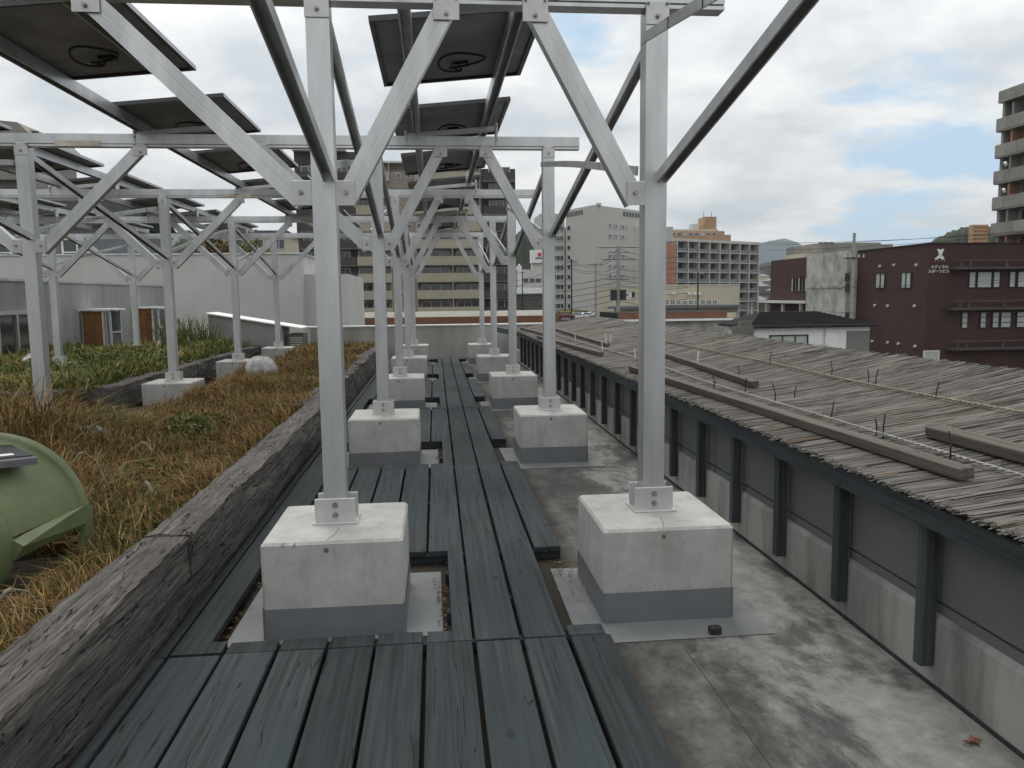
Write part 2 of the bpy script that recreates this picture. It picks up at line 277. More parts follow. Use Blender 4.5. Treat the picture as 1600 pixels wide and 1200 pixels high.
# ------------------------------------------------------------------ mesh helpers
V3 = Vector
class MB:
    def __init__(s): s.v = []; s.f = []
    def add(s, vs, fs):
        o = len(s.v); s.v += [tuple(p) for p in vs]; s.f += [tuple(i+o for i in f) for f in fs]; return s
    def box(s, x0, x1, y0, y1, z0, z1):
        return s.add([(x0, y0, z0), (x1, y0, z0), (x1, y1, z0), (x0, y1, z0), (x0, y0, z1), (x1, y0, z1), (x1, y1, z1), (x0, y1, z1)],
                     [(0, 3, 2, 1), (4, 5, 6, 7), (0, 1, 5, 4), (1, 2, 6, 5), (2, 3, 7, 6), (3, 0, 4, 7)])
    def cbox(s, x0, x1, y0, y1, z0, z1, b):
        """box with chamfered top and vertical edges"""
        ring = lambda i, z: [(x0+i+b, y0+i, z), (x1-i-b, y0+i, z), (x1-i, y0+i+b, z), (x1-i, y1-i-b, z), (x1-i-b, y1-i, z), (x0+i+b, y1-i, z), (x0+i, y1-i-b, z), (x0+i, y0+i+b, z)]
        v = ring(0, z0) + ring(0, z1-b) + ring(b*.8, z1)
        f = [tuple(reversed(range(8))), tuple(range(16, 24))]
        for k in (0, 8):
            for i in range(8): f.append((k+i, k+(i+1) % 8, k+8+(i+1) % 8, k+8+i))
        return s.add(v, f)
    def extr(s, prof, p, q, up=(0, 0, 1)):
        """extrude a closed 2D profile (side, up) from p to q"""
        p, q = V3(p), V3(q); d = (q-p).normalized(); u = V3(up); side = d.cross(u).normalized(); u = side.cross(d).normalized()
        n = len(prof); v = [p+side*a+u*b for a, b in prof] + [q+side*a+u*b for a, b in prof]
        f = [tuple(range(n)), tuple(range(2*n-1, n-1, -1))] + [(i, i+n, (i+1) % n+n, (i+1) % n) for i in range(n)]
        return s.add(v, f)
    def bar(s, p, q, w, h, up=(0, 0, 1)):
        return s.extr([(-w/2, -h/2), (w/2, -h/2), (w/2, h/2), (-w/2, h/2)], p, q, up)
    def poly(s, pts, z0, z1):
        n = len(pts); v = [(x, y, z0) for x, y in pts] + [(x, y, z1) for x, y in pts]
        return s.add(v, [tuple(range(n-1, -1, -1)), tuple(range(n, 2*n))] + [(i, (i+1) % n, (i+1) % n+n, i+n) for i in range(n)])
    def cyl(s, p, q, r0, r1=None, n=10, caps=True):
        r1 = r0 if r1 is None else r1
        p, q = V3(p), V3(q); d = (q-p).normalized(); a = d.orthogonal().normalized(); b = d.cross(a)
        v = [p+(a*math.cos(t)+b*math.sin(t))*r0 for t in [2*math.pi*i/n for i in range(n)]] + [q+(a*math.cos(t)+b*math.sin(t))*r1 for t in [2*math.pi*i/n for i in range(n)]]
        f = [(i, (i+1) % n, (i+1) % n+n, i+n) for i in range(n)]
        if caps: f += [tuple(range(n-1, -1, -1)), tuple(range(n, 2*n))]
        return s.add(v, f)
    def tube(s, pts, r, n=6):
        pts = [V3(p) for p in pts]; o = []; a = None
        for i, p in enumerate(pts):
            d = (pts[min(i+1, len(pts)-1)]-pts[max(i-1, 0)]).normalized()
            a = d.orthogonal().normalized() if a is None else (a-d*a.dot(d)).normalized(); b = d.cross(a)
            o += [p+(a*math.cos(2*math.pi*k/n)+b*math.sin(2*math.pi*k/n))*r for k in range(n)]
        f = []
        for i in range(len(pts)-1):
            for k in range(n): f.append((i*n+k, i*n+(k+1) % n, (i+1)*n+(k+1) % n, (i+1)*n+k))
        f += [tuple(range(n-1, -1, -1)), tuple(range((len(pts)-1)*n, len(pts)*n))]
        return s.add(o, f)
    def data(s, name, mat, smooth=False):
        me = bpy.data.meshes.new(name); me.from_pydata(s.v, [], s.f); me.materials.append(MATS[mat]); 
        if smooth:
            for p in me.polygons: p.use_smooth = True
        me.update(); return me
    def build(s, name, mat, parent=None, loc=None, smooth=False):
        o = bpy.data.objects.new(name, s.data(name, mat, smooth)); COL.objects.link(o)
        if loc is not None: o.location = loc
        if parent: o.parent = parent
        return o
def inst(name, me, parent=None, loc=(0, 0, 0), rot=None):
    o = bpy.data.objects.new(name, me); COL.objects.link(o); o.location = loc
    if rot is not None: o.rotation_euler = rot
    if parent: o.parent = parent
    return o
def tag(o, label=None, cat=None, group=None, kind=None):
    if label: o['label'] = label
    if cat: o['category'] = cat
    if group: o['group'] = group
    if kind: o['kind'] = kind
    return o
def empty(name, loc=(0, 0, 0), rz=0):
    o = bpy.data.objects.new(name, None); COL.objects.link(o); o.location = loc; o.rotation_euler = (0, 0, rz); o.empty_display_size = .2
    return o
def at(px, py, Y):
    """point at depth Y along a bearing / elevation taken from the photograph"""
    d = fwd + rgt*((px-800)/FPX) - upv*((py-600)/FPX); return V3((0, 0, CH)) + d*(Y/d.y)
def colmesh(name, v, f, cols, mat, parent=None):
    """mesh with a colour for each vertex"""
    me = bpy.data.meshes.new(name); me.from_pydata(v.tolist() if hasattr(v, 'tolist') else v, [], f)
    ca = me.color_attributes.new('Col', 'FLOAT_COLOR', 'POINT')
    a = np.ones((len(cols), 4), dtype=np.float32); a[:, :3] = cols; ca.data.foreach_set('color', a.ravel())
    me.materials.append(MATS[mat]); me.update()
    o = bpy.data.objects.new(name, me); COL.objects.link(o)
    if parent: o.parent = parent
    return o

ROOF, DECK, BT = -.2, -.11, .3          # roof slab, deck top, block top
ROWS = [4.25, 8.2, 12.15, 16.05, 20.1]
COLX = {'L': -.555, 'R': 1.19, 'M': -3.91, 'N': -7.3}
GROUND = -8.0
# ------------------------------------------------------------------ the setting
g = MB().add([(-6000, -6000, GROUND), (6000, -6000, GROUND), (6000, 9000, GROUND), (-6000, 9000, GROUND)], [(0, 1, 2, 3)]).build('ground', 'asphalt'); tag(g, 'asphalt and bare ground of the town below the roof', kind='structure')
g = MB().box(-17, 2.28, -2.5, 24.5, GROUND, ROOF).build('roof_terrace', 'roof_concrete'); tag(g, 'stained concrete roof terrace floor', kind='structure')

rt = bpy.data.objects['roof_terrace']
MB().tube([(1.16, 3.5, ROOF+.001), (1.17, 2.6, ROOF+.001), (1.15, 1.0, ROOF+.0)], .0016, 5).build('floor_joint', 'rubber', rt)
MB().box(2.095, 2.112, -2.3, 21.8, ROOF+.0005, ROOF+.012).build('sealant_line', 'rubber', rt)
# parapet at the far end
w = empty('parapet_wall', (0, 21.9, ROOF)); tag(w, 'low stained concrete parapet with white coping closing off the far end of the terrace', 'wall')
MB().box(-3.4, 5.4, 0, .18, .0, .90).build('wall', 'parapet', w)
for i in range(4): MB().cbox(-3.45+i*2.22, -3.45+(i+1)*2.22-.006, -.03, .21, .902, .94, .006).build('coping', 'white_paint', w)
# parapet along the right side
w = empty('parapet_wall', (2.11, 0, ROOF)); tag(w, 'long low concrete upstand under the reed roof on the right side', 'wall')
prof = [(0, 0), (.17, 0), (.17, .318), (.022, .318), (.006, .305), (0, .295)]
m = MB(); n_ = len(prof)
m.add([(x, -2.3, z) for x, z in prof] + [(x, 21.88, z) for x, z in prof], [tuple(range(n_)), tuple(range(2*n_-1, n_-1, -1))] + [(i, i+n_, (i+1) % n_+n_, (i+1) % n_) for i in range(n_)])
m.build('wall', 'upstand', w)
for i in range(12):
    ya, yb = -2.2+i*2.0, -2.2+(i+1)*2.0-.012
    MB().box(.026, .06, ya, yb, .3182, .362).build('panel', 'panel_grey', w)
    MB().box(.024, .06, ya, yb, .374, .80).build('panel', 'panel_grey', w)
MB().box(.06, .10, -2.2, 21.7, .3184, .80).build('backing', 'rubber', w)

# ------------------------------------------------------------------ timber walkway
deck = empty('wooden_walkway', (0, 0, 0)); tag(deck, 'weathered blue grey plank walkway laid between the concrete blocks', kind='structure')
PT = .035
def plank(pts):
    xs = [p[0] for p in pts]; ys = [p[1] for p in pts]; cx_, cy_ = (min(xs)+max(xs))/2, (min(ys)+max(ys))/2
    dz = random.uniform(-.003, .003); j = lambda: random.uniform(-.0025, .0025)
    pts = [(x-cx_+j(), y-cy_+j()) for x, y in pts]
    if len(pts) == 4:
        (xa, ya), (xb, yb) = pts[0], pts[2]
        m = MB().cbox(xa, xb, ya, yb, -PT, 0, .004)
    else: m = MB().poly(pts, -PT, 0)
    o = m.build('plank', 'deckwood', deck, (cx_, cy_, DECK+dz)); o.rotation_euler = (0, random.uniform(-.006, .006), 0)
    nail_spots.append((xs, ys, DECK+dz)); return o
nail_spots = []
G = .019                                       # gap between planks
XB = [-1.31, -1.245, -1.0, -.76, -.535, -.313, -.082, .148, .376, .597, .81]
rect = lambda x0, x1, y0, y1: [(x0+G/2, y0), (x1-G/2, y0), (x1-G/2, y1), (x0+G/2, y1)]
for i in range(len(XB)-1):                     # the near stretch
    plank(rect(XB[i], XB[i+1], -.9, 3.545-.004))
NEAR = [3.67, 7.55, 11.5, 15.4, 19.3]; FAR = [4.885, 8.755, 12.66, 16.5, 20.5]
st = [3.553, 7.42, 11.36, 15.27, 19.15, 20.9]
for k in range(5):
    y0, y1 = st[k], st[k+1]-.006; h0, h1 = NEAR[k], FAR[k]; h1 = min(h1, y1)
    plank(rect(-1.31, -1.245, y0, y1))
    plank([(-1.245+G/2, y0), (-1.0-G/2, y0), (-1.0-G/2, h0), (-1.085, h0), (-1.085, h1), (-1.0-G/2, h1), (-1.0-G/2, y1), (-1.245+G/2, y1)] if h1 < y1-.1 else [(-1.245+G/2, y0), (-1.0-G/2, y0), (-1.0-G/2, h0), (-1.085, h0), (-1.085, y1), (-1.245+G/2, y1)])
    for i in range(2, 6):
        plank(rect(XB[i], XB[i+1], y0, h0))
        if h1 < y1-.1: plank(rect(XB[i], XB[i+1], h1, y1))
    plank([(.148-G/2, y0), (.148-G/2, y1), (-.082+G/2, y1), (-.082+G/2, h1), (.047, h1), (.047, h0), (-.082+G/2, h0), (-.082+G/2, y0)][::1] if h1 < y1-.1 else [(.148-G/2, y0), (.148-G/2, y1), (.047, y1), (.047, h0), (-.082+G/2, h0), (-.082+G/2, y0)])
    plank(rect(.597, .79, y0, h0))
    if h1 < y1-.1: plank(rect(.597, .785, h1, y1))
for i in (7, 8):                               # the two planks that run right through
    ys = [3.553, 7.42, 11.36, 15.27, 20.9] if i == 7 else [3.553, 7.42, 11.36, 15.27, 20.9]
    for a, b in zip(ys, ys[1:]): plank(rect(XB[i], XB[i+1], a, b-.006))
# joists and rubber feet under the planks
for k in range(-1, 5):
    lo = FAR[k]+.015 if k >= 0 else -.6; hi = (NEAR[k+1]-.015) if k < 4 else 20.85
    if hi < lo: continue
    nj = 3
    for a in range(nj):
        y = lo + (hi-lo-.05)*a/(nj-1)
        MB().box(-1.29, .775, y, y+.05, DECK-PT-.05, DECK-PT-.001).build('joist', 'darkwood', deck)
for k in range(5): MB().box(.06, .59, NEAR[k]+.45, NEAR[k]+.5, DECK-PT-.05, DECK-PT-.001).build('joist', 'darkwood', deck)
m = MB()
for xs, ys, z in nail_spots:
    for x in (min(xs)+.035, max(xs)-.035):
        if max(xs)-min(xs) < .1: continue
        a, b = min(ys)+.04, max(ys)-.04
        yy = [a, b] if b-a > .2 else [(a+b)/2]
        if b-a > 1.5: yy += [a+(b-a)*t for t in (.27, .52, .76)]
        for y in yy:
            if y > 14: continue
            x_ = x+random.uniform(-.01, .01); m.cyl((x_, y, z-.004), (x_, y, z+.0012), .006, n=6)
o = m.build('nail_heads', 'rubber', deck); o['kind'] = 'stuff'
MBf = MB().cbox(-.035, .035, -.03, .03, 0, .055, .006).data('foot', 'rubber')
for i, (x, y) in enumerate(((.06, 3.98), (.06, 4.55), (.05, 7.95), (.73, 4.95), (.72, 8.82))):
    inst('rubber_foot', MBf, deck, (x, y, ROOF+.012))
m = MB()
for (lx, ly, n2) in ((.02, 4.2, 90), (.0, 8.1, 60), (-1.12, 4.2, 120), (.74, 4.75, 40), (-1.12, 8.1, 50), (.83, 4.45, 18), (.74, 8.6, 25)):
    for q in range(n2):
        x, y, a = random.gauss(lx, .03), random.gauss(ly, .3), random.uniform(0, 6.28); s_z = random.uniform(.006, .018); z = ROOF+random.uniform(.012, .03); c2, s2_ = math.cos(a)*s_z, math.sin(a)*s_z
        m.add([(x-c2, y-s2_, z), (x+s2_*.5, y-c2*.5, z+.004), (x+c2, y+s2_, z+.002), (x-s2_*.5, y+c2*.5, z)], [(0, 1, 2, 3)])
o = m.build('leaf_litter', 'litter'); tag(o, 'brown leaf litter caught beside the walkway openings', 'litter', kind='stuff')
tag(inst('rubber_foot', MB().cbox(-.03, .03, -.02, .02, 0, .032, .005).data('foot', 'rubber'), None, (1.36, 3.66, ROOF+.013)), 'small black rubber foot lying on the pale flashing before the nearest right block', 'rubber foot')

# ------------------------------------------------------------------ railway sleepers and planting beds
def sleeper(x0, x1, y0, y1, z0, z1, label, rag=.012, group=None):
    """old timber with ragged edges: a lofted, roughened bar"""
    cx_, cy_, cz_ = (x0+x1)/2, (y0+y1)/2, (z0+z1)/2; hx, hz = (x1-x0)/2, (z1-z0)/2; L = y1-y0
    alongy = True
    if L < (x1-x0): alongy = False; L = x1-x0; hx = (y1-y0)/2
    n = max(6, int(L/.045)); prof = [(-1, -1), (0, -1), (1, -1), (1, -.25), (1, .3), (1, .92), (.95, 1), (.35, 1), (-.35, 1), (-.95, 1), (-1, .92), (-1, 0)]
    ph = random.uniform(0, 99); v = []; f = []
    for i in range(n+1):
        t = -L/2+L*i/n
        for k, (a, b) in enumerate(prof):
            w_ = math.sin(t*2.3+k*1.7+ph)*.5+math.sin(t*5.9+k*2.9+ph*2)*.35+random.uniform(-.45, .45)
            w2 = math.sin(t*1.9+k*2.3+ph*3)*.5+math.sin(t*7.1+k+ph)*.35+random.uniform(-.45, .45)
            if b > .7 and abs(a) > .8: w_ *= 1.3; w2 = w2*1.2-.2
            e_ = random.uniform(-.012, .012) if i in (0, n) else 0
            p = (a*hx+w_*rag*(abs(a) > .5), t+e_, b*hz+w2*rag*(b > 0))
            v.append(p if alongy else (p[1], -p[0], p[2]))
    K = len(prof)
    for i in range(n):
        for k in range(K): f.append((i*K+k, i*K+(k+1) % K, (i+1)*K+(k+1) % K, (i+1)*K+k))
    f += [tuple(range(K-1, -1, -1)), tuple(range(n*K, n*K+K))]
    if not alongy: f = [tuple(reversed(q)) for q in f]
    mat = 'sleeper' if alongy else 'sleeper_x'
    o = MB().add(v, f).build('timber_sleeper', mat, None, (cx_, cy_, cz_)); tag(o, label, 'timber', group); return o
wood('sleeper_x', (.030, .025, .021), (.10, .088, .076), (.05, .044, .038), grain=60, crack=.95, rough=.95, bumpd=.02, axis='X', k=.05, cw=.012)
sleeper(-1.515, -1.285, -1.0, 4.05, .085, .30, 'old grey split timber edging the dry grass bed, nearest the camera', .009)
sleeper(-1.50, -1.275, 4.07, 9.25, .085, .305, 'old grey split timber edging the dry grass bed, second from the camera', .008)
sleeper(-1.52, -1.34, -1.0, 5.9, ROOF, .07, 'lower timber course under the nearest split sleeper beside the walkway', .01)
sleeper(-1.52, -1.36, 5.92, 9.3, ROOF, .07, 'lower timber course under the second split sleeper beside the walkway', .01)
sleeper(-1.66, -1.40, 9.3, 14.9, ROOF, .27, 'dark mossy timber set back beside the middle of the walkway', .02)
sleeper(-1.66, -1.40, 14.95, 21.7, ROOF, .27, 'dark mossy timber beside the far end of the walkway', .02)
sleeper(-4.75, -4.52, 11.3, 15.4, -.05, .30, 'dark timber edging the green weed bed, nearer of the pair running away', .015)
sleeper(-4.75, -4.52, 15.45, 21.0, -.05, .30, 'dark timber edging the green weed bed, farther of the pair running away', .015)
sleeper(-10.6, -4.8, 11.05, 11.28, -.05, .29, 'dark timber across the near end of the green weed bed', .015)
sleeper(-8.6, -4.9, 9.6, 9.82, -.1, .2, 'short weathered timber lying across the grass before the weed bed', .015)

def soil(name, x0, x1, y0, y1, z, label):
    nx, ny = max(2, int((x1-x0)/.35)), max(2, int((y1-y0)/.35)); v = []; f = []
    for j in range(ny+1):
        for i in range(nx+1):
            x = x0+(x1-x0)*i/nx; y = y0+(y1-y0)*j/ny
            v.append((x, y, z+.05*math.sin(x*2.1+y*.7)*math.sin(y*1.3)+random.uniform(-.02, .02)))
    for j in range(ny):
        for i in range(nx): a = j*(nx+1)+i; f.append((a, a+1, a+nx+2, a+nx+1))
    o = MB().add(v, f).build(name, 'soil'); tag(o, label, kind='structure'); return o
soil('soil_bed', -3.45, -1.5, -1.0, 21.8, .12, 'brown soil of the dry grass bed')
soil('soil_bed', -11, -3.45, -1.0, 11.0, .10, 'brown soil left of the dry grass bed')
soil('soil_bed', -12.5, -4.72, 11.3, 22.4, .2, 'brown soil of the green weed bed')

PAL = {'dry': [(.16, .088, .030), (.19, .112, .042), (.125, .070, .026), (.21, .138, .058), (.10, .056, .022)],
       'olive': [(.10, .088, .026), (.12, .095, .03), (.075, .068, .02)], 'green': [(.05, .07, .016), (.07, .085, .022), (.042, .058, .014)], 'straw': [(.24, .18, .09), (.2, .14, .06)]}
for k in ('dry', 'olive', 'green', 'straw'): PAL[k] = np.array(PAL[k])
def patch(x, y):
    return .5+.28*np.sin(x*1.9+y*.8+1)+.22*np.sin(y*1.4-x*.9)+.15*np.sin(x*4.1+y*3.3)
def grass(name, label, n, xr, yr, zf, hr, green, keep=None, wid=.0045, near=0., bright=1.):
    u = rng.random(n); y = yr[0]+(yr[1]-yr[0])*(u**(1+near)); x = rng.uniform(*xr, n)
    if keep is not None:
        k = keep(x, y); x, y = x[k], y[k]
    n = len(x)
    # blades grow in tufts
    tx = np.round(x/.13)*.13+np.sin(y*17)*.03; ty = np.round(y/.13)*.13; pull = rng.random(n)*.6
    x = x+(tx-x)*pull; y = y+(ty-y)*pull
    z = zf(x, y)
    P = np.clip(patch(x, y), 0, 1); h = (1+.9*np.exp(-((x+3.75)**2/.35+(y-7.3)**2/.5)))*rng.uniform(*hr, n)*(.6+.75*np.clip(patch(x*1.7+5, y*1.3), 0, 1))*(.5+.8*rng.random(n))
    th = rng.uniform(0, 2*np.pi, n); lean = np.minimum(np.abs(rng.normal(0, .8, n)), 1.4)+.15
    dx, dy = np.cos(th), np.sin(th); dx = np.where((x > -1.8) & (x < -1.4), -np.abs(dx), dx); w_ = wid*(.6+rng.random(n))*(1+y*.10)
    px_, py_ = -dy*w_, dx*w_
    v = np.zeros((n, 5, 3))
    v[:, 0] = np.stack([x-px_, y-py_, z], 1); v[:, 1] = np.stack([x+px_, y+py_, z], 1)
    mx_, my_, mz_ = x+dx*h*lean*.35, y+dy*h*lean*.35, z+h*.62
    v[:, 2] = np.stack([mx_+px_*.8, my_+py_*.8, mz_], 1); v[:, 3] = np.stack([mx_-px_*.8, my_-py_*.8, mz_], 1)
    v[:, 4] = np.stack([x+dx*h*lean*1.0, y+dy*h*lean*1.0, z+h*(1-.25*np.minimum(lean, 1.5))], 1)
    isg = rng.random(n) < green(P); isol = rng.random(n) < .3
    c = PAL['dry'][rng.integers(0, 5, n)]; c[isol] = PAL['olive'][rng.integers(0, 3, isol.sum())]; c[isg] = PAL['green'][rng.integers(0, 3, isg.sum())]
    isst = rng.random(n) < .05; c[isst] = PAL['straw'][rng.integers(0, 2, isst.sum())]
    c = c*rng.uniform(.72, 1.7, (n, 1))*bright
    b = (np.arange(n)*5)[:, None]; f4 = (b+np.array([0, 1, 2, 3])).tolist(); f3 = (b+np.array([3, 2, 4])).tolist()
    o = colmesh(name, v.reshape(-1, 3), f4+f3, np.repeat(c, 5, 0), 'grassmat'); tag(o, label, 'grass', kind='stuff'); return o
grass('dry_grass', 'dry reddish brown grass filling the bed beside the walkway', 210000, (-3.7, -1.5), (-.5, 21.6), lambda x, y: .1+0*x, (.11, .27), lambda P: .03+.9*np.clip(P-.66, 0, 1),
      keep=lambda x, y: (x+1.5 < -.02-.05*np.sin(y*3)) & ~((x < -1.80) & (y > 2.6) & (y < 4.3)) & ~((x < -3.4) & (y > 9.2)), near=.7, wid=.0021)
grass('dry_grass', 'dry brown grass and weeds left of the nearer posts', 34000, (-9, -3.5), (4, 10.9), lambda x, y: .1+0*x, (.2, .42), lambda P: .05+.4*np.clip(P-.5, 0, 1), near=.1, wid=.003, keep=lambda x, y: ~((x > -4.75) & (y > 9.0)))
grass('green_weeds', 'low green and yellow weeds covering the far left bed', 42000, (-11.5, -4.8), (11.35, 22.2), lambda x, y: .18+.05*np.sin(x)+0*y, (.12, .32), lambda P: .62+.36*P, wid=.004, bright=1.5)

def leaves(name, label, centre, rad, n, size, cols, cat='plant', kind=None, squash=.55, shape=None):
    """loose mound of small leaves on short stems"""
    r = empty(name, centre)
    u = rng.normal(size=(n, 3)); u /= np.linalg.norm(u, axis=1)[:, None]; rr = rng.random(n)**.4
    lump = 1+.28*np.sin(u[:, 0]*5+centre[0])*np.sin(u[:, 1]*4+2)+.15*np.sin(u[:, 2]*9+u[:, 0]*7)
    p = u*(rr*lump)[:, None]*rad; p[:, 2] = np.abs(p[:, 2])*squash
    a = rng.normal(size=(n, 3)); a /= np.linalg.norm(a, axis=1)[:, None]; b = np.cross(a, rng.normal(size=(n, 3))); b /= np.linalg.norm(b, axis=1)[:, None]
    s = size*rng.uniform(.6, 1.4, (n, 1))
    v = np.stack([p-a*s, p+b*s*.5, p+a*s, p-b*s*.5], 1).reshape(-1, 3)
    c = np.array(cols)[rng.integers(0, len(cols), n)]*rng.uniform(.6, 1.35, (n, 1))
    f = (np.arange(n)[:, None]*4+np.arange(4)).tolist()
    colmesh('foliage', v, f, np.repeat(c, 4, 0), 'leafmat', r)
    m = MB()
    for i in range(7): t = random.uniform(0, 6.28); m.cyl((0, 0, -.05), (math.cos(t)*rad*.5, math.sin(t)*rad*.5, rad*squash*.6), rad*.02, rad*.008, 5)
    m.build('stems', 'soil', r)
    tag(r, label, cat); return r
GR = [(.075, .105, .025), (.105, .125, .034), (.13, .125, .038), (.06, .085, .02)]
YG = [(.14, .125, .034), (.16, .14, .038), (.095, .105, .026), (.18, .13, .042)]
leaves('weed_clump', 'rounded green weed clump behind the second left timber post', (-5.7, 14.6, .16), .7, 3800, .028, GR)
leaves('weed_clump', 'yellowing weed clump at the foot of the far left shed', (-6.6, 17.8, .16), .65, 3200, .028, YG)
leaves('weed_clump', 'green weed clump below the boarded window box', (-7.6, 15.6, .1), .6, 3200, .028, YG)
leaves('weed_clump', 'olive weed clump at the left edge before the glazed doors', (-9.6, 17.0, .12), .55, 2600, .028, YG)
leaves('weed_clump', 'small dark green weed clump in the middle of the dry grass bed', (-2.35, 8.0, .15), .38, 900, .03, GR)
leaves('weed_clump', 'small green weed clump in the dry grass near the green tank', (-2.0, 5.9, .12), .3, 700, .025, GR)
# tall reed-like plant by the shed
r = empty('reed_plant', (-6.15, 20.6, .1)); m = MB(); v = []; f = []
for i in range(120):
    t = random.uniform(0, 6.28); h = random.uniform(.6, 1.15); l_ = random.uniform(.15, .75); bx, by = random.gauss(0, .35), random.gauss(0, .12); w_ = .018
    dx, dy = math.cos(t)*l_, math.sin(t)*l_*.6; k = len(v)
    for q, (s_q, zz_) in enumerate(((0, 0), (.25, .5), (.6, .85), (1, .92))):
        ww = w_*(1-q/3.2); v += [(bx+dx*s_q-ww, by+dy*s_q, h*zz_), (bx+dx*s_q+ww, by+dy*s_q, h*zz_)]
    f += [(k, k+1, k+3, k+2), (k+2, k+3, k+5, k+4), (k+4, k+5, k+7, k+6)]
colmesh('blades', np.array(v), f, np.repeat(np.array([GR[i % 4] for i in range(120)])*1.1, 8, 0), 'leafmat', r)
tag(r, 'tall green reed-like plant with arching leaves beside the grey shed', 'plant')
# seed heads standing out of the dry grass
for i, (x, y, h, lx, ly) in enumerate(((-1.95, 4.9, .5, -.22, .1), (-1.72, 4.5, .42, .1, -.05), (-2.1, 5.2, .5, .16, .1), (-1.63, 3.35, .26, -.1, -.1), (-1.75, 2.75, .3, -.15, 0), (-1.9, 3.0, .45, -.16, .05))):
    pts = [(0, 0, 0), (lx*.25, ly*.25, h*.5), (lx*.6, ly*.6, h*.85), (lx, ly, h*.95)]
    s = empty('grass_seed_head', (x, y, .1)); MB().tube(pts, .003, 5).build('stem', 'straw' if 'straw' in MATS else 'rope_b', s)
    MB().tube([pts[3], (lx*1.15, ly*1.1, h*.93), (lx*1.35, ly*1.25, h*.82)], .009, 6).build('seed_head', 'rope_b', s)
    tag(s, ['pale foxtail seed head arching left above the dry grass', 'short foxtail stem beside the split timber', 'tall foxtail stem leaning right in the dry grass', 'single foxtail drooping over the timber edge', 'foxtail at the lower left beside the nearest timber', 'thin foxtail leaning over the green tank'][i], 'grass', 'foxtail seed heads')
# stones and a white rock
def rock(name, loc, s, mat, label, cat='stone'):
    v = []; f = []; n, k = 12, 7
    for i in range(k+1):
        for j in range(n):
            a, b = math.pi*i/k, 2*math.pi*j/n; q = 1+random.uniform(-.10, .10)
            v.append((math.sin(a)*math.cos(b)*s[0]*q, math.sin(a)*math.sin(b)*s[1]*q, math.cos(a)*s[2]*q))
    for i in range(k):
        for j in range(n): f.append((i*n+j, (i+1)*n+j, (i+1)*n+(j+1) % n, i*n+(j+1) % n))
    o = MB().add(v, f).build(name, mat, None, loc, True); tag(o, label, cat); return o
rock('boulder', (-2.95, 13.6, .30), (.26, .22, .24), 'stone', 'pale rounded boulder sitting in the dry grass by the far posts')
rock('stone', (-3.35, 6.2, .30), (.14, .1, .09), 'white_paint', 'white lumpy stone behind the green tank')
rock('stone', (-3.25, 7.6, .26), (.22, .12, .08), 'stone', 'pale flat stone half hidden in the dry grass')
rock('stone', (-8.1, 16.8, .30), (.26, .2, .16), 'stone', 'whitish rubble on the weed bed below the window box')
rock('stone', (-7.9, 16.2, .30), (.2, .16, .14), 'stone', 'grey slab of rubble on the weed bed before the window box')

# ------------------------------------------------------------------ concrete footing blocks
def block(x, y, w, d, label, flash=None, group='concrete footing blocks'):
    b = empty('concrete_block', (x, y, ROOF)); tag(b, label, 'concrete block', group)
    MB().cbox(-w/2, w/2, -d/2, d/2, .0, BT-ROOF, .014).build('block', 'block_concrete', b)
    t = .004; m = MB(); zt = .165; x0, x1, y0, y1 = -w/2-t, w/2+t, -d/2-t, d/2+t; c = .014
    ring = [(x0+c, y0), (x1-c, y0), (x1, y0+c), (x1, y1-c), (x1-c, y1), (x0+c, y1), (x0, y1-c), (x0, y0+c)]
    m.add([(a, b_, .0) for a, b_ in ring]+[(a, b_, zt+random.uniform(-.006, .006)) for a, b_ in ring], [(i, (i+1) % 8, (i+1) % 8+8, i+8) for i in range(8)])
    o = m.build('painted_band', 'grey_paint', b)
    if flash:
        a0, a1, b0, b1 = flash
        MB().poly([(a0+random.uniform(-.02, .02), b0), (a1, b0+random.uniform(-.01, .02)), (a1-.005, b1), (a0, b1)], .002, .0055).build('flashing', 'membrane', b)
    for q in range(3):
        cx_, sx_ = random.uniform(-w/2+.05, w/2-.05), random.uniform(.008, .02)
        MB().add([(cx_-sx_, -d/2-.001, BT-ROOF-.014), (cx_+sx_, -d/2-.001, BT-ROOF-.014), (cx_+sx_*.3, -d/2-.001, BT-ROOF-.014-sx_*.7), (cx_-sx_*.6, -d/2+.0105, BT-ROOF+.0006-.001), (cx_+sx_*.7, -d/2+.0105, BT-ROOF+.0006-.001)], [(0, 2, 1), (0, 1, 4, 3)]).build('chip', 'stone', b)
    # tie hole and hairline crack
    MB().cyl((-.03, -d/2+.002, BT-ROOF-.045), (-.03, -d/2-.0015, BT-ROOF-.045), .013, n=10).build('tie_hole', 'ledge', b)
    MB().tube([(-.03, -d/2-.0005, BT-ROOF-.03), (-.03, -d/2+.012, BT-ROOF+.0003), (.0, -d/2+.12, BT-ROOF+.0005), (.012, -d/2+.22, BT-ROOF+.0005)], .0013, 4).build('crack', 'ledge', b)
    return b
nm = ['nearest', 'second', 'third', 'fourth', 'farthest']
for i, y in enumerate(ROWS):
    yb = y-.03
    block(1.18, yb, .69, .74, f'{nm[i]} concrete block of the right row, beside the reed roof', (-.50, .48, -.60, .48))
    block(-.535, yb, .70, .72, f'{nm[i]} concrete block of the left row, set into the walkway', (-.52, .54, -.42, .52))
    if 1 <= i: block(-3.91, yb, .69, .72, f'{nm[i]} concrete block standing in the grass left of the dry bed')
    if i >= 3: block(-7.3, yb, .69, .72, f'{nm[i]} concrete block half hidden in the green weed bed')
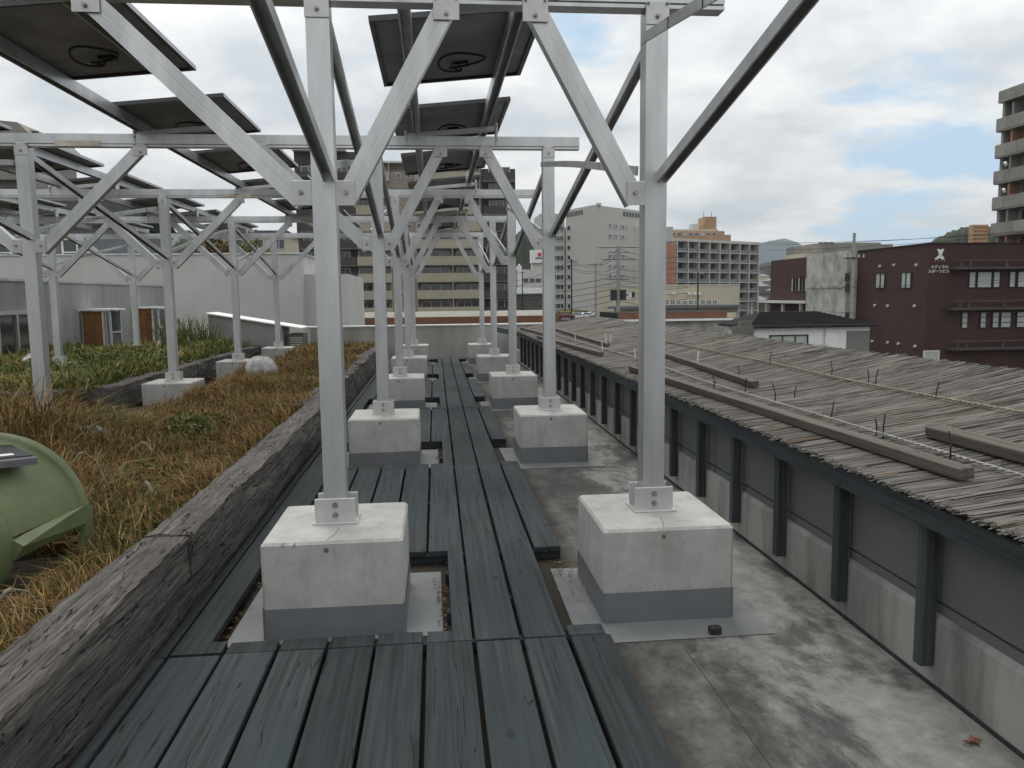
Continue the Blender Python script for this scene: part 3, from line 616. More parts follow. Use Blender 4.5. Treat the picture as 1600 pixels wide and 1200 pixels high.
# ------------------------------------------------------------------ aluminium frames
BB, BTOP = 2.985, 3.105                   # beam underside, top
def gprof(w, d, g=.0007):
    """hollow section with a shallow groove down the middle of each face"""
    a, b, s = w/2, d/2, .0035
    return [(-a, -b), (-s, -b), (0, -b+g), (s, -b), (a, -b), (a, -s), (a-g, 0), (a, s), (a, b), (s, b), (0, b-g), (-s, b), (-a, b), (-a, s), (-a+g, 0), (-a, -s)]
PW = .118
def uprof(w, h, t=.005, lip=.012):
    """channel open at the bottom with small return lips"""
    a, b = w/2, h/2
    return [(-a, b), (-a, -b), (-a+lip, -b), (-a+lip, -b+t), (-a+t, -b+t), (-a+t, b-t), (a-t, b-t), (a-t, -b+t), (a-lip, -b+t), (a-lip, -b), (a, -b), (a, b)]
def bolt_on(m, x, y, z, r=.011):
    m.cyl((x, y, z), (x, y-.008, z), r*1.25, n=10); m.cyl((x, y-.008, z), (x, y-.017, z), r*.8, n=6)
    return m
def frame(i, y, posts, xl, xr):
    fr = empty('aluminium_frame', (0, y, ROOF)); Z = -ROOF
    tag(fr, ['nearest aluminium post and beam frame, its beam touching the top edge', 'second aluminium frame from the camera, beam running right across the upper picture', 'third aluminium frame from the camera, carrying solar panels', 'fourth aluminium frame from the camera, over the far end of the walkway', 'farthest aluminium frame, just before the end parapet'][i], 'metal frame', 'aluminium frames across the terrace')
    # beam with two fine slots near its lower edge
    h, d = (BTOP-BB)/2, .05
    bp = [(-d, -h), (d, -h), (d, -h+.018), (d-.02, -h+.019), (d-.02, -h+.027), (d, -h+.028), (d, h), (-d, h), (-d, -h+.028), (-d+.02, -h+.027), (-d+.02, -h+.019), (-d, -h+.018)]
    zc = (BB+BTOP)/2+Z
    bm = MB().extr(bp, (xl, 0, zc), (xr, 0, zc)).build('beam', 'alu', fr)
    if i in (1, 2, 3): MB().cbox(-3.60+.55*(i-1), -3.18+.55*(i-1), -.058, -.05, zc-.06, zc-.005, .002).build('splice_plate', 'tape', bm)
    for c in posts:
        x = COLX[c]
        p = MB().extr(gprof(PW, PW), (x, 0, BT+.012+Z), (x, 0, BB+Z-.002), (0, 1, 0)).build('post', 'alu', fr)
        # foot: a channel with upstands front and back, on a base flange
        m = MB().cbox(x-.118, x+.118, -PW/2-.045, PW/2+.045, BT+Z+.001, BT+Z+.011, .002)
        for s in (-1, 1):
            yy = s*(PW/2+.008); m.cbox(x-.108, x+.108, yy-.006, yy+.006, BT+Z+.011, BT+Z+.135, .003)
        br = m.build('foot_bracket', 'alu_plate', p)
        m = MB(); [bolt_on(m, x, -PW/2-.014, BT+Z+zz_, .012) for zz_ in (.045, .10)]; m.build('bolt', 'bolt', p)
        # clip to the beam
        m = MB().cbox(x-.062, x+.062, -PW/2-.008, -PW/2-.002, BB+Z-.085, BB+Z+.03, .002); m.build('clip_plate', 'alu_plate', p)
        m = MB(); bolt_on(m, x, -PW/2-.008, BB+Z-.045, .010); bolt_on(m, x-.05, -PW/2-.008, BB+Z+.018, .006); bolt_on(m, x+.05, -PW/2-.008, BB+Z+.018, .006); m.build('bolt', 'bolt', p)
        # gusset and brace on each side
        dirs = {'R': [(-1, .548-1.19)], 'L': [(1, .092+.555), (-1, -1.66+.555)], 'M': [(1, 1.1), (-1, -1.1)], 'N': [(1, 1.1), (-1, -1.1)]}[c]
        for s, dx in dirs:
            gx0, gx1 = sorted((x+s*PW/2, x+s*(PW/2+.10)))
            gp = MB().cbox(gx0+.001, gx1, -PW/2-.004, -PW/2+.006, 1.975+Z, 2.10+Z, .003).build('gusset_plate', 'alu_plate', p)
            m = MB(); bolt_on(m, x+s*(PW/2+.055), -PW/2-.004, 2.04+Z, .011); m.build('bolt', 'bolt', p)
            b = MB().extr(gprof(.105, .08), (x+s*(PW/2+.045), -.012, 1.995+Z), (x+dx, -.012, BB-.01+Z), (0, 1, 0)).build('diagonal_brace', 'alu', fr)
            tx = x+dx-s*.0
            MB().cbox(tx-.066, tx+.066, -PW/2-.008, -PW/2-.002, BB+Z-.085, BB+Z+.03, .002).build('clip_plate', 'alu_plate', b)
            m = MB(); bolt_on(m, tx, -PW/2-.008, BB+Z-.055, .010); bolt_on(m, tx-.05, -PW/2-.008, BB+Z+.018, .006); bolt_on(m, tx+.05, -PW/2-.008, BB+Z+.018, .006); m.build('bolt', 'bolt', b)
    return fr
for i, y in enumerate(ROWS):
    frame(i, y, ['R', 'L'] + (['M'] if i >= 1 else []) + (['N'] if i >= 3 else []), -4.6 if i == 0 else -9.5, [1.555, 1.51, 1.56, 1.57, 1.6][i])

# long cross braces and flat ties between neighbouring frames (along the terrace)
cn = {'R': 'right', 'L': 'left', 'M': 'grass bed', 'N': 'far left'}
for c in 'RLMN':
    x = COLX[c]
    for i, y in enumerate(ROWS):
        if (c == 'M' and i < 1) or (c == 'N' and i < 3): continue
        y2 = ROWS[i-1] if i else .3
        o = MB().extr(uprof(.056, .056, lip=.008), (0, y-.06, 2.12), (0, y2+.05, 2.90))
        o = o.build('long_brace', 'alu', None, (x+.03, 0, 0)); tag(o, f'long sloping brace from the {nm[i]} post of the {cn[c]} line up towards the camera', 'brace', 'sloping braces along the terrace')
        if c in 'RL' or i >= 1:
            xo = x-.075
            pts = [(xo, y2+.05, 2.17), (xo, (y2+y)/2, 2.53-.03), (xo, y-.05, 2.90)]
            m = MB()
            n = 8
            for k in range(n):
                a, b = k/n, (k+1)/n
                f_ = lambda t: V3((xo, y2+.05+(y-y2-.1)*t, 2.17+.66*t+.02*math.sin(math.pi*t)))
                m.bar(f_(a), f_(b+.004), .012, .05)
            if i or c == 'R':
                o = m.build('flat_tie', 'alu'); tag(o, f'flat metal tie rising to the top of the {nm[i]} post of the {cn[c]} line', 'brace', 'flat ties along the terrace')

# rails on top of the beams, tilted seats and the solar panels
TILT = .095
def pz(x, xc): return 3.27+TILT*(x-xc)
XC = [.19, -2.42, -5.02, -7.62]
gn = ['middle', 'left', 'second left', 'far left']
al = math.atan(TILT)
PLX, PLY = 1.125, 1.55
# one solar panel, origin at the middle of its underside
def panel_parts():
    a, b, t = PLX/2, PLY/2, .035; w = .028; d = {}
    m = MB(); m.box(-a, a, -b, -b+w, 0, t); m.box(-a, a, b-w, b, 0, t); m.box(-a, -a+w, -b+w, b-w, 0, t); m.box(a-w, a, -b+w, b-w, 0, t); d['frame'] = m.data('frame', 'frame_dark')
    d['frame_trim'] = MB().box(a, a+.003, -b, b, 0, t).data('frame_trim', 'frame_edge'); d['edge_trim'] = MB().box(-a-.003, -a, -b, b, 0, t).data('edge_trim', 'frame_edge')
    d['back_sheet'] = MB().box(-a+w, a-w, -b+w, b-w, .022, .026).data('back_sheet', 'backsheet')
    d['glass'] = MB().box(-a+w, a-w, -b+w, b-w, .028, .033).data('glass', 'cells')
    d['junction_box'] = MB().cbox(-.01, .11, .30, .40, .0, .022, .004).data('junction_box', 'black_plastic')
    return d
PP = panel_parts()
def cable(seed):
    rr = random.Random(seed); pts = []; a0 = rr.uniform(.9, 1.15)
    for k in range(25):
        t = math.pi/2+k*2*math.pi*1.08/24; pts.append((.05+.16*math.cos(t)*a0, .12+.20*math.sin(t)*(1-.04*k/24), -.045+.012*math.sin(t*2)+.0012*k))
    pts = [(.045, .36, .004), (.05, .345, -.02)]+pts+[(.02, .36, -.02)]
    return MB().tube(pts, .0095, 5).data('cable', 'cable')
CB = [cable(s) for s in range(4)]
PY = [5.2+2.38*k for k in range(7)]
for gi, xc in enumerate(XC):
    for side, off in (('lower', -.33), ('higher', .36)):
        if gi == 1 and side == 'lower': off = -.40
        x = xc+off; zt = pz(x, xc); y0, y1 = (1.2 if gi < 2 else 4.6), 21.2
        o = MB().extr(uprof(.075, .095), (0, y0, 0), (0, y1, 0)).build('rail', 'alu', None, (x, 0, zt-.049)); o.rotation_euler = (0, 0, 0)
        tag(o, f'long aluminium rail under the {side} edge of the {gn[gi]} run of solar panels', 'rail', 'rails under the solar panels')
    for i, y in enumerate(ROWS):
        if gi >= 2 and i < 1: continue
        s = empty('tilt_seat', (xc, y, BTOP)); x0, x1 = -.44, .47
        za, zb_ = pz(xc+x0, xc)-.098-BTOP-.024, pz(xc+x1, xc)-.098-BTOP-.024
        MB().bar((x0, 0, za), (x1, 0, zb_), .07, .046).build('seat_bar', 'alu_plate', s)
        for xx, zz_ in ((x0, za), (x1, zb_)):
            b = MB().cbox(xx-.012, xx+.012, -.058, .058, -.09, zz_+.05, .003).build('end_bracket', 'alu_plate', s)
            m = MB(); bolt_on(m, xx, -.058, -.03, .007); bolt_on(m, xx, -.058, zz_+.01, .007); m.build('bolt', 'bolt', s)
        tag(s, f'tilted bright seat bar on the {nm[i]} beam under the {gn[gi]} solar panels', 'bracket', 'tilted seat bars on the beams')
    for k, y in enumerate(PY):
        if gi == 3 and k < 3: continue
        p = empty('solar_panel', (xc, y+PLY/2, pz(xc, xc)+.002)); p.rotation_euler = (0, -al, 0)
        for nme, me in PP.items(): inst(nme, me, p)
        inst('cable', CB[(gi*3+k) % 4], p, (0, 0, 0), (0, 0, random.uniform(-.3, .3)))
        tag(p, f'dark framed solar panel seen from below with cable loop, {["nearest", "second", "third", "fourth", "fifth", "sixth", "seventh"][k]} of the {gn[gi]} run', 'solar panel', 'solar panels above the terrace')

# ------------------------------------------------------------------ reed sunshade on the right
rs = empty('reed_sunshade', (1.98, 0, .55)); tag(rs, 'reed covered sunshade roof with dark timber fascia along the right of the terrace', 'sunshade')
RX0, RX1, RK, RZ = 1.96, 4.0, .134, .652
def rz_(x, y): return RZ+RK*(x-1.97)+.009*np.sin(x*3.1+y*.9)*np.sin(y*.7+.5)-.03*np.sin((x-RX0)/(RX1-RX0)*np.pi)
fy = [-1.6+3.65*k for k in range(7)]
for a, b in zip(fy, fy[1:]):
    b = min(b, 19.0)
    if b > a+.2: MB().cbox(0, .036, a-(a+b)/2+.004, b-(a+b)/2, 0, .098, .003).build('fascia_board', 'darkwood', rs, (0, (a+b)/2, -.012))
b = MB().bar((1.99, 19.0, .587), (1.66, 21.3, .60), .036, .13).build('fascia_board', 'darkwood', rs, (-1.98, 0, -.55))
for k in range(-5, 24):
    y = 3.07+.722*k
    if y > 19: break
    MB().cbox(-.03, .03, -.03, .03, -.655, -.0, .004).build('hanging_post', 'postwood', rs, (.095, y, 0))
    MB().bar((.04, 0, .03), (2.03, 0, .03+RK*1.98), .04, .075).build('rafter', 'darkwood', rs, (0, y, -.03))
MB().bar((2.0, -1.6, .30), (2.0, 20, .30), .05, .09).build('ridge_beam', 'darkwood', rs)
for y in (0, 6, 12, 18): MB().box(1.96, 2.04, y-.04, y+.04, GROUND-.55, .25).build('prop', 'darkwood', rs)
# reeds: thousands of thin canes
n = 21000
yy = rng.uniform(-1.6, 20.2, n); L = rng.uniform(.8, 2.1, n); x0 = np.where(rng.random(n) < .62, RX0+rng.normal(0, .012, n)-.005, rng.uniform(RX0+.05, RX1-.8, n)); x1 = np.minimum(x0+L, RX1+rng.normal(0, .03, n))
skew = .04*np.sin(yy*.45)+rng.normal(0, .03, n)+.05
lay = rng.uniform(0, .02, n); rad = rng.uniform(.0018, .0036, n)*np.where(yy > 9, 1.3, 1)
v = []; segs = 4
t = np.linspace(0, 1, segs+1); bow = rng.normal(0, .012, n)
P = np.zeros((n, segs+1, 4, 3))
for k, tt in enumerate(t):
    x = x0+(x1-x0)*tt; y = yy+skew*(x-x0)+bow*np.sin(tt*np.pi*1.5); z = rz_(x, y)+lay+.004*np.sin(tt*9+yy*50)
    for q, (a, b_) in enumerate(((0, 1), (1, 0), (0, -1), (-1, 0))): P[:, k, q] = np.stack([x, y+a*rad, z+b_*rad], 1)
f = []
base = (np.arange(n)*(segs+1)*4)[:, None]
for k in range(segs):
    for q in range(4):
        f += (base+np.array([k*4+q, (k+1)*4+q, (k+1)*4+(q+1) % 4, k*4+(q+1) % 4])).tolist()
f += (base+np.array([0, 1, 2, 3])).tolist()
pal = np.array([(.18, .173, .163), (.215, .207, .196), (.15, .144, .134), (.25, .242, .23), (.065, .06, .054), (.185, .18, .172)])
c = pal[rng.integers(0, 6, n)]*rng.uniform(.65, 1.08, (n, 1))*np.array([1.02, .98, .92]); om = rng.random(n) < .006; c[om] = (.20, .125, .06)
o = colmesh('reed_canes', P.reshape(-1, 3), f, np.repeat(c, (segs+1)*4, 0), 'reedmat', rs); o.location = (-1.98, 0, -.55); o['kind'] = 'stuff'
# the lower mat under the loose canes
v = []; f = []; nx, ny = 10, 60
for j in range(ny+1):
    for i in range(nx+1):
        x = RX0+.012+(RX1-RX0-.02)*i/nx; y = -1.6+21.8*j/ny; v.append((x-1.98, y, float(rz_(x, y))-.006-.55))
for j in range(ny):
    for i in range(nx): a = j*(nx+1)+i; f.append((a, a+1, a+nx+2, a+nx+1))
mk('mat_dark', (.045, .038, .032), (.10, .086, .072), 20, (.3, 8, 1), rough=.95, bump=.5)
MB().add(v, f).build('under_mat', 'mat_dark', rs)
# battens lying on the reeds
def batten(x, y0, y1, xe, w, h, label):
    za, zb_ = float(rz_(x, y0))+.034, float(rz_(xe, y1))+.034
    d = V3((xe-x, y1-y0, zb_-za)); c0 = V3(((x+xe)/2, (y0+y1)/2, (za+zb_)/2+h/2)); L_ = d.length
    o = MB().cbox(-w/2, w/2, -L_/2, L_/2, -h/2, h/2, .004).build('batten', 'batten', None, c0)
    o.rotation_euler = (math.atan2(d.z, math.hypot(d.x, d.y)), -math.atan(RK)*.6, math.atan2(-d.x, d.y)); tag(o, label, 'batten', 'timber battens on the reed roof')
batten(2.22, 3.05, 8.2, 2.08, .07, .05, 'long brown batten on the reeds near the eave, ending at the right foreground')
batten(2.59, 6.15, 9.4, 2.75, .06, .05, 'brown batten on the reeds just right of the nearest right post')
batten(2.63, 1.9, 3.85, 2.60, .10, .05, 'wide pale batten on the reeds cut off by the right edge')
batten(2.18, 10.2, 15.2, 1.99, .06, .05, 'brown batten along the eave between the far posts')
batten(2.55, 11.5, 17.5, 2.62, .06, .05, 'far brown batten higher up the reed roof')
batten(2.2, 15.6, 19.2, 2.1, .06, .05, 'farthest batten at the end of the reed roof')
# ropes
def rope(x, y0, y1, mat, label, r=.011):
    m = MB(); n = int((y1-y0)/.022); two = []
    for s in (0, math.pi):
        pts = []
        for k in range(n+1):
            y = y0+(y1-y0)*k/n; xx = x+.03*math.sin(y*.8); th = y*2*math.pi/.09+s
            pts.append((xx+math.cos(th)*r*.55, y, float(rz_(xx, y))+.042+math.sin(th)*r*.55))
        m.tube(pts, r*.62, 5)
    o = m.build('rope', mat, smooth=True); tag(o, label, 'rope')
rope(2.40, 1.2, 17.5, 'rope_a', 'pale twisted rope running along the reeds beside the long batten', .0075)
rope(3.21, 1.2, 12.5, 'rope_b', 'yellowish twisted rope higher up the reed roof', .0085)
# wire ties sticking up along the ropes
ties = [(2.40, y, random.uniform(.09, .15)) for y in (2.55, 3.42, 3.98, 4.05, 4.55, 5.35, 5.9, 6.6)]+[(3.21, y, random.uniform(.09, .14)) for y in (3.0, 3.9, 4.75, 5.45, 5.55, 6.1, 7.3)]+[(2.75, 6.9, .1), (2.62, 5.5, .09), (2.3, 6.3, .08)]
ends = {2.40: 'lower pale rope', 3.21: 'upper yellowish rope'}
ORD = ['nearest', 'second nearest', 'third nearest', 'fourth', 'fifth', 'sixth', 'seventh', 'farthest']
ties.sort(); seen = {}
for i, (x, y, h) in enumerate(ties):
    kx = seen.get(x, 0); seen[x] = kx+1
    z = float(rz_(x, y))+.02; o = MB().tube([(0, 0, 0), (random.uniform(-.008, .008), 0, h*.5), (random.uniform(-.02, .02), random.uniform(-.02, .02), h)], .0042, 5).build('cable_tie', 'cable', None, (x, y, z))
    tag(o, f'thin black cable tie on the {ends[x]}, {ORD[kx]} to the camera' if x in ends else ('thin black cable tie standing up beside the batten behind the nearest post' if x == 2.75 else 'short black cable tie just past the end of the middle batten' if x == 2.62 else 'short black cable tie beside the long eave batten'), 'cable tie', f'ties along the {ends[x]}' if x in ends else 'ties between the battens')
for i, (x, y) in enumerate(((2.8, 8.2), (2.42, 9.4), (2.36, 11.0), (2.38, 8.9), (2.75, 12.2), (2.72, 12.4), (2.4, 13.4))):
    o = MB().tube([(0, 0, 0), (.004, 0, .06), (random.uniform(-.015, .015), 0, .13)], .006, 5).build('cable_tie', 'white_paint', None, (x, y, float(rz_(x, y))+.02))
    tag(o, f'thin white cable tie standing up from the far reeds, {ORD[[0, 2, 3, 1, 4, 5, 6][i]]} of the white ones', 'cable tie', 'white cable ties on the far reeds')
# a fallen red-brown leaf in the gutter
m = MB(); pts = []
for k in range(10): a = 2*math.pi*k/10; r_ = .035 if k % 2 == 0 else .016; pts.append((math.cos(a)*r_*1.2, math.sin(a)*r_, .006+.008*math.sin(a*2)))
m.add(pts+[(0, 0, .004)], [(k, (k+1) % 10, 10) for k in range(10)]).build('blade', 'roof_brown', lf := empty('fallen_leaf', (1.985, 2.62, ROOF+.004)))
MB().tube([(0, 0, .006), (-.05, -.02, .004)], .002, 4).build('stalk', 'roof_brown', lf); tag(lf, 'single red brown fallen leaf on the roof floor by the right wall', 'leaf')

# ------------------------------------------------------------------ green plastic tank with a black plate on it
tk = empty('plastic_tank', (-2.255, 3.75, .12)); tag(tk, 'green moulded plastic tank with raised rim lying in the dry grass', 'tank')
def arc_surf(rads, ys, a0, a1, n=28, zc=.27, closed=False):
    v = []; f = []
    for r_, y in zip(rads, ys):
        for k in range(n+1): a = a0+(a1-a0)*k/n; v.append((math.cos(a)*r_, y, zc+math.sin(a)*r_))
    for i in range(len(rads)-1):
        for k in range(n): p = i*(n+1)+k; f.append((p, p+n+1, p+n+2, p+1))
    return v, f
v, f = arc_surf([.0, .15, .27, .295, .305, .31, .315], [-.80, -.79, -.74, -.68, -.4, -.2, -.05], R(-60), R(240))
MB().add(v, f).build('body', 'green_plastic', tk, smooth=True)
v, f = arc_surf([.315, .325, .34, .40, .425, .44, .455, .462, .455], [-.06, -.045, .04, .30, .36, .362, .365, .39, .42], R(8), R(200))
MB().add(v, f).build('shoulder', 'green_plastic', tk, smooth=True)
v, f = arc_surf([.425, .455, .462, .462, .455, .425, .425], [.36, .36, .37, .43, .44, .44, .36], R(-45), R(8), 10)
MB().add(v, f).build('rim_leg', 'green_plastic', tk, smooth=True)
MB().add([(.31, -.06, .30), (.31, -.06, .20), (.36, -.06, .27), (.455, .36, .345), (.455, .36, .25), (.42, .36, .34)], [(0, 2, 3, 5), (0, 1, 2), (2, 1, 4, 3), (3, 4, 5), (1, 0, 5, 4)]).build('handle_bracket', 'green_plastic', tk)
pl = empty('black_plate', (-2.245, 3.845, .785)); pl.rotation_euler = (R(5), R(3), R(48))
MB().cbox(-.30, .27, -.17, .15, -.012, .012, .005).build('plate', 'black_plastic', pl)
MB().cbox(-.30, .275, -.20, -.172, -.03, .006, .005).build('edge_strip', 'grey_plastic', pl)
m = MB(); m.box(.14, .20, -.135, -.10, .0122, .0135); m.box(.105, .125, -.14, -.125, .0122, .0135); m.box(.05, .09, -.145, -.135, .0122, .0135); m.box(.0, .035, -.15, -.138, .0122, .0135); m.build('lettering', 'text_white', pl)
tag(pl, 'black plate with white printed marks and grey edge lying on the green tank', 'plate')
# ------------------------------------------------------------------ neighbouring buildings on the left
WMESH = {}
def window(parent, u0, u1, v0, v1, glass='glass', frame='alu', y=0., bars=1, fw=.05, dep=.06, hb=0):
    """frame standing proud of the wall with the pane set back inside it; a sub-part holds the pane"""
    w_, h_ = round(u1-u0, 3), round(v1-v0, 3); key = (w_, h_, glass, frame, bars, fw, dep, hb)
    if key not in WMESH:
        m = MB(); m.box(0, w_, -dep, 0, 0, fw); m.box(0, w_, -dep, 0, h_-fw, h_); m.box(0, fw, -dep, 0, fw, h_-fw); m.box(w_-fw, w_, -dep, 0, fw, h_-fw)
        for k in range(bars): x = w_*(k+1)/(bars+1); m.box(x-fw*.4, x+fw*.4, -dep*.9, 0, fw, h_-fw)
        for k in range(hb): z = h_*(k+1)/(hb+1); m.box(fw, w_-fw, -dep*.8, 0, z-fw*.35, z+fw*.35)
        WMESH[key] = (m.data('window', frame), MB().box(fw*.9, w_-fw*.9, -dep*.35, -.002, fw*.9, h_-fw*.9).data('pane', glass))
    a, b = WMESH[key]
    o = inst('window', a, parent, (u0, y, v0)); inst('pane', b, o); return o
lb = empty('grey_building', (-9.6, 32, ROOF), R(90)); tag(lb, 'low grey metal clad building with glazed doors on the far left', 'building')
# local x runs away along the wall (world +y -> local +x), outward is local -y = world +x
lb.location = (-9.6, 17.0, ROOF)
for k in range(13):
    MB().box(k*1.0+.006, (k+1)*1.0-.006, .0, .10, 0, 2.17).build('cladding_panel', 'siding', lb)
MB().box(-.0, 13.0, .101, 7.0, 0, 2.15).build('wall', 'siding', lb)
MB().box(-.1, 13.1, -.03, .14, 2.172, 2.23).build('coping', 'alu', lb)
window(lb, 1.2, 2.95, .12, 1.5, 'glass', 'alu', bars=1, fw=.09, dep=.09)
window(lb, 5.2, 7.9, .25, 1.48, 'glass', 'alu', bars=2, fw=.07)
window(lb, 9.4, 11.6, .25, 1.50, 'glass', 'alu', bars=2, fw=.07)
for k, (u0, W_, lbl) in enumerate(((5.4, .8, 'white framed box with brown boards and pale lid, nearer of two by the grey wall'), (9.2, .8, 'white framed box with brown boards and pale lid, farther of two by the grey wall'))):
    bx = empty('window_box', (-9.6, 17.0+u0, 0)); bx.rotation_euler = (0, 0, R(90))
    for q in range(3): MB().box(.06, .10, -.20-q*.17, -.035-q*.17, .12, 1.22).build('board', 'brownboard', bx)
    MB().box(.055, .11, -.62, -.56, .12, 1.22).build('light_board', 'tape', bx)
    for xx in (.04, W_-.09):
        for yy in (-.80, -.06): MB().box(xx, xx+.05, yy, yy+.05, .05, 1.24).build('frame_post', 'alu_plate', bx)
    MB().box(.10, W_-.1, -.785, -.77, .12, 1.2).build('glass_side', 'glass', bx)
    MB().box(.10, W_-.1, -.80, -.76, .62, .66).build('glazing_bar', 'alu_plate', bx)
    MB().box(.0, W_, -.92, -.03, 1.245, 1.29).build('lid', 'white_paint', bx)
    MB().box(.0, W_+.2, -.95, -.03, .0, .05).build('base', 'ledge', bx)
    tag(bx, lbl, 'box')
# pale rendered house wall behind
wb = empty('rendered_house', (-21, 33, GROUND)); tag(wb, 'plain pale rendered house wall rising behind the grey clad building', 'building')
MB().box(0, 15.6, 0, 9, 0, 11.3).build('wall', 'render_white', wb)
MB().box(15.602, 17.4, .8, 8, 0, 10.5).build('stair_wall', 'render_white', wb)
MB().box(-.1, 15.7, -.05, 9.1, 11.302, 11.36).build('coping', 'alu', wb)
window(wb, 16.4, 16.75, 8.2, 10.1, 'glass', 'ledge', y=.8, bars=0, hb=6)
# shed with a sloping white lid
sh = empty('shed', (-5.8, 20.9, ROOF)); tag(sh, 'small grey shed with sloping white roof at the far end of the grass', 'shed')
MB().add([(0, 0, 0), (1.85, 0, 0), (1.85, 1.0, 0), (0, 1.0, 0), (0, 0, 1.32), (1.85, 0, 1.0), (1.85, 1.0, 1.0), (0, 1.0, 1.32)], [(0, 3, 2, 1), (4, 5, 6, 7), (0, 1, 5, 4), (1, 2, 6, 5), (2, 3, 7, 6), (3, 0, 4, 7)]).build('wall', 'siding', sh)
MB().bar((-.05, .5, 1.352), (2.35, .5, .93), 1.15, .03).build('roof', 'white_paint', sh)
for k in range(5): MB().box(2.0, 2.32, .2, .24, .42+k*.06, .45+k*.06).build('louvre', 'alu_plate', sh)
MB().box(1.98, 2.34, .24, .9, .35, .78).build('vent_box', 'ledge', sh)

# ------------------------------------------------------------------ the town
def sD(px, py, z):
    d = fwd + rgt*((px-800)/FPX) - upv*((py-600)/FPX); return (z-CH)*d.y/d.z
# adjoining roof with a brown fascia
ad = empty('brown_roof_edge', (0, 46, GROUND)); tag(ad, 'flat roof edge with brown fascia and pale top beyond the end parapet', 'building')
a, b = at(525, 500, 46), at(872, 500, 46); z0, z1 = at(700, 512, 46).z-GROUND, at(700, 495, 46).z-GROUND
MB().box(a.x, b.x, 0, 10, z0-6, z0).build('wall', 'cream', ad); MB().box(a.x-.05, b.x+.05, -.06, .0, z0+.002, z1).build('fascia', 'roof_brown', ad)
MB().box(a.x-.05, b.x, .002, 10, z0+.002, z1-.05).build('roof_deck', 'cream', ad); MB().box(a.x-.3, b.x, 1.5, 1.9, z1-.048, z1+.28).build('kerb', 'slab', ad)
MB().box(a.x-1.6, a.x-.06, -.06, 8, z0, z1+.2).build('end_wall', 'cream', ad)

# big apartment block
AD = 150.; ap = empty('apartment_block', (0, AD, GROUND)); tag(ap, 'large beige and brown apartment block with rows of balconies behind the frames', 'building')
X = lambda px: at(px, 400, AD).x
Zp = lambda py: at(640, py, AD).z-GROUND
fl = [Zp(p) for p in (493.5, 467, 440.5, 414, 387.5, 361, 334.5, 308, 281.5)]; fh = fl[1]-fl[0]
fl = [fl[0]-fh*k for k in (3, 2, 1)]+fl
top = fl[-1]+fh
MB().box(X(463), X(558), 1.8, 16, 0, top+2.2).build('wall', 'darkbrown', ap)
MB().box(X(558)+.002, X(755), 1.8, 14, 0, top).build('wall', 'pinkbeige', ap)
MB().box(X(755)+.002, X(808), 1.8, 15, 0, top-.8).build('wall', 'darkbrown', ap)
MB().box(X(556), X(757), .3, 2.6, top+.002, top+.35).build('roof_slab', 'slab', ap)
MB().box(X(462), X(545), .3, 2.6, top+2.202, top+2.5).build('roof_slab', 'slab', ap)
for k, z in enumerate(fl):
    if k == len(fl)-0: break
    for (p0, p1, pm, ph) in ((470, 500, 'darkbrown', .47), (525, 556, 'darkbrown', .47), (558, 612, 'beige', .5), (650, 752, 'beige', .5), (757, 806, 'darkbrown', .47)):
        if z+fh > top+.1 and pm == 'beige' and k == len(fl)-1 and p0 == 558: pass
        MB().box(X(p0), X(p1), .12, 1.79, z-.12, z+.14).build('balcony_slab', 'slab', ap)
        MB().box(X(p0)+.02, X(p1)-.02, .0, .119, z-.02, z+fh*ph).build('balcony_front', pm, ap)
    MB().box(X(612)+.02, X(650)-.02, .4, 1.79, z-fh*.5, z+fh*.5-.01).build('bay_wall', 'pinkbeige', ap)
    for (p0, p1) in ((473, 497), (528, 546), (559, 580), (586, 608), (657, 703), (713, 748), (766, 800)):
        window(ap, X(p0), X(p1), z+.2, z+fh*.86, 'glass', 'slab', y=1.79, bars=2 if p1-p0 > 28 else 1, fw=.12, dep=.12)
    for p in (622, 638): window(ap, X(p), X(p+7), z+fh*.12, z+fh*.42, 'glass', 'slab', y=.39, bars=0, fw=.1, dep=.1)
    for p in (583, 611, 651, 707, 751): MB().box(X(p)-.12, X(p)+.12, .13, 1.78, z+.141, z+fh-.13).build('partition', 'pinkbeige', ap)
    MB().box(X(500)-.3, X(525)+.3, .6, 1.79, z-fh*.5, z+fh*.5-.01).build('bay_wall', 'darkbrown', ap)
MB().cyl((X(505), 6, top+2.5), (X(505), 6, top+9), .08, .05, 6).build('aerial', 'pole_dark', ap)
# white hospital-like block, seen on its corner
zh = 32.0; Dc, Dl, Dr = sD(928, 320, zh), sD(884, 328.5, zh), sD(1012, 331, zh)
C_, L_, R_ = at(928, 320, Dc), at(884, 328, Dl), at(1012, 331, Dr)
hb = empty('white_office_block', (C_.x, C_.y, GROUND)); tag(hb, 'tall off white office block seen on its corner between two posts', 'building')
def pl2(p): return (p.x-C_.x, p.y-C_.y)
l2, r2 = pl2(L_), pl2(R_); b2 = (l2[0]+r2[0], l2[1]+r2[1])
MB().poly([(0, 0), r2, b2, l2], 0, zh-GROUND).build('wall', 'hospital', hb)
MB().box(r2[0]-14, r2[0]+8, r2[1]-6, r2[1]+14, 0, zh-GROUND-6).build('side_wing', 'hospital', hb)
MB().box(l2[0]-9, l2[0]-.1, l2[1]+2, l2[1]+20, 0, zh-GROUND-1.0).build('glazed_wing', 'hospital', hb)
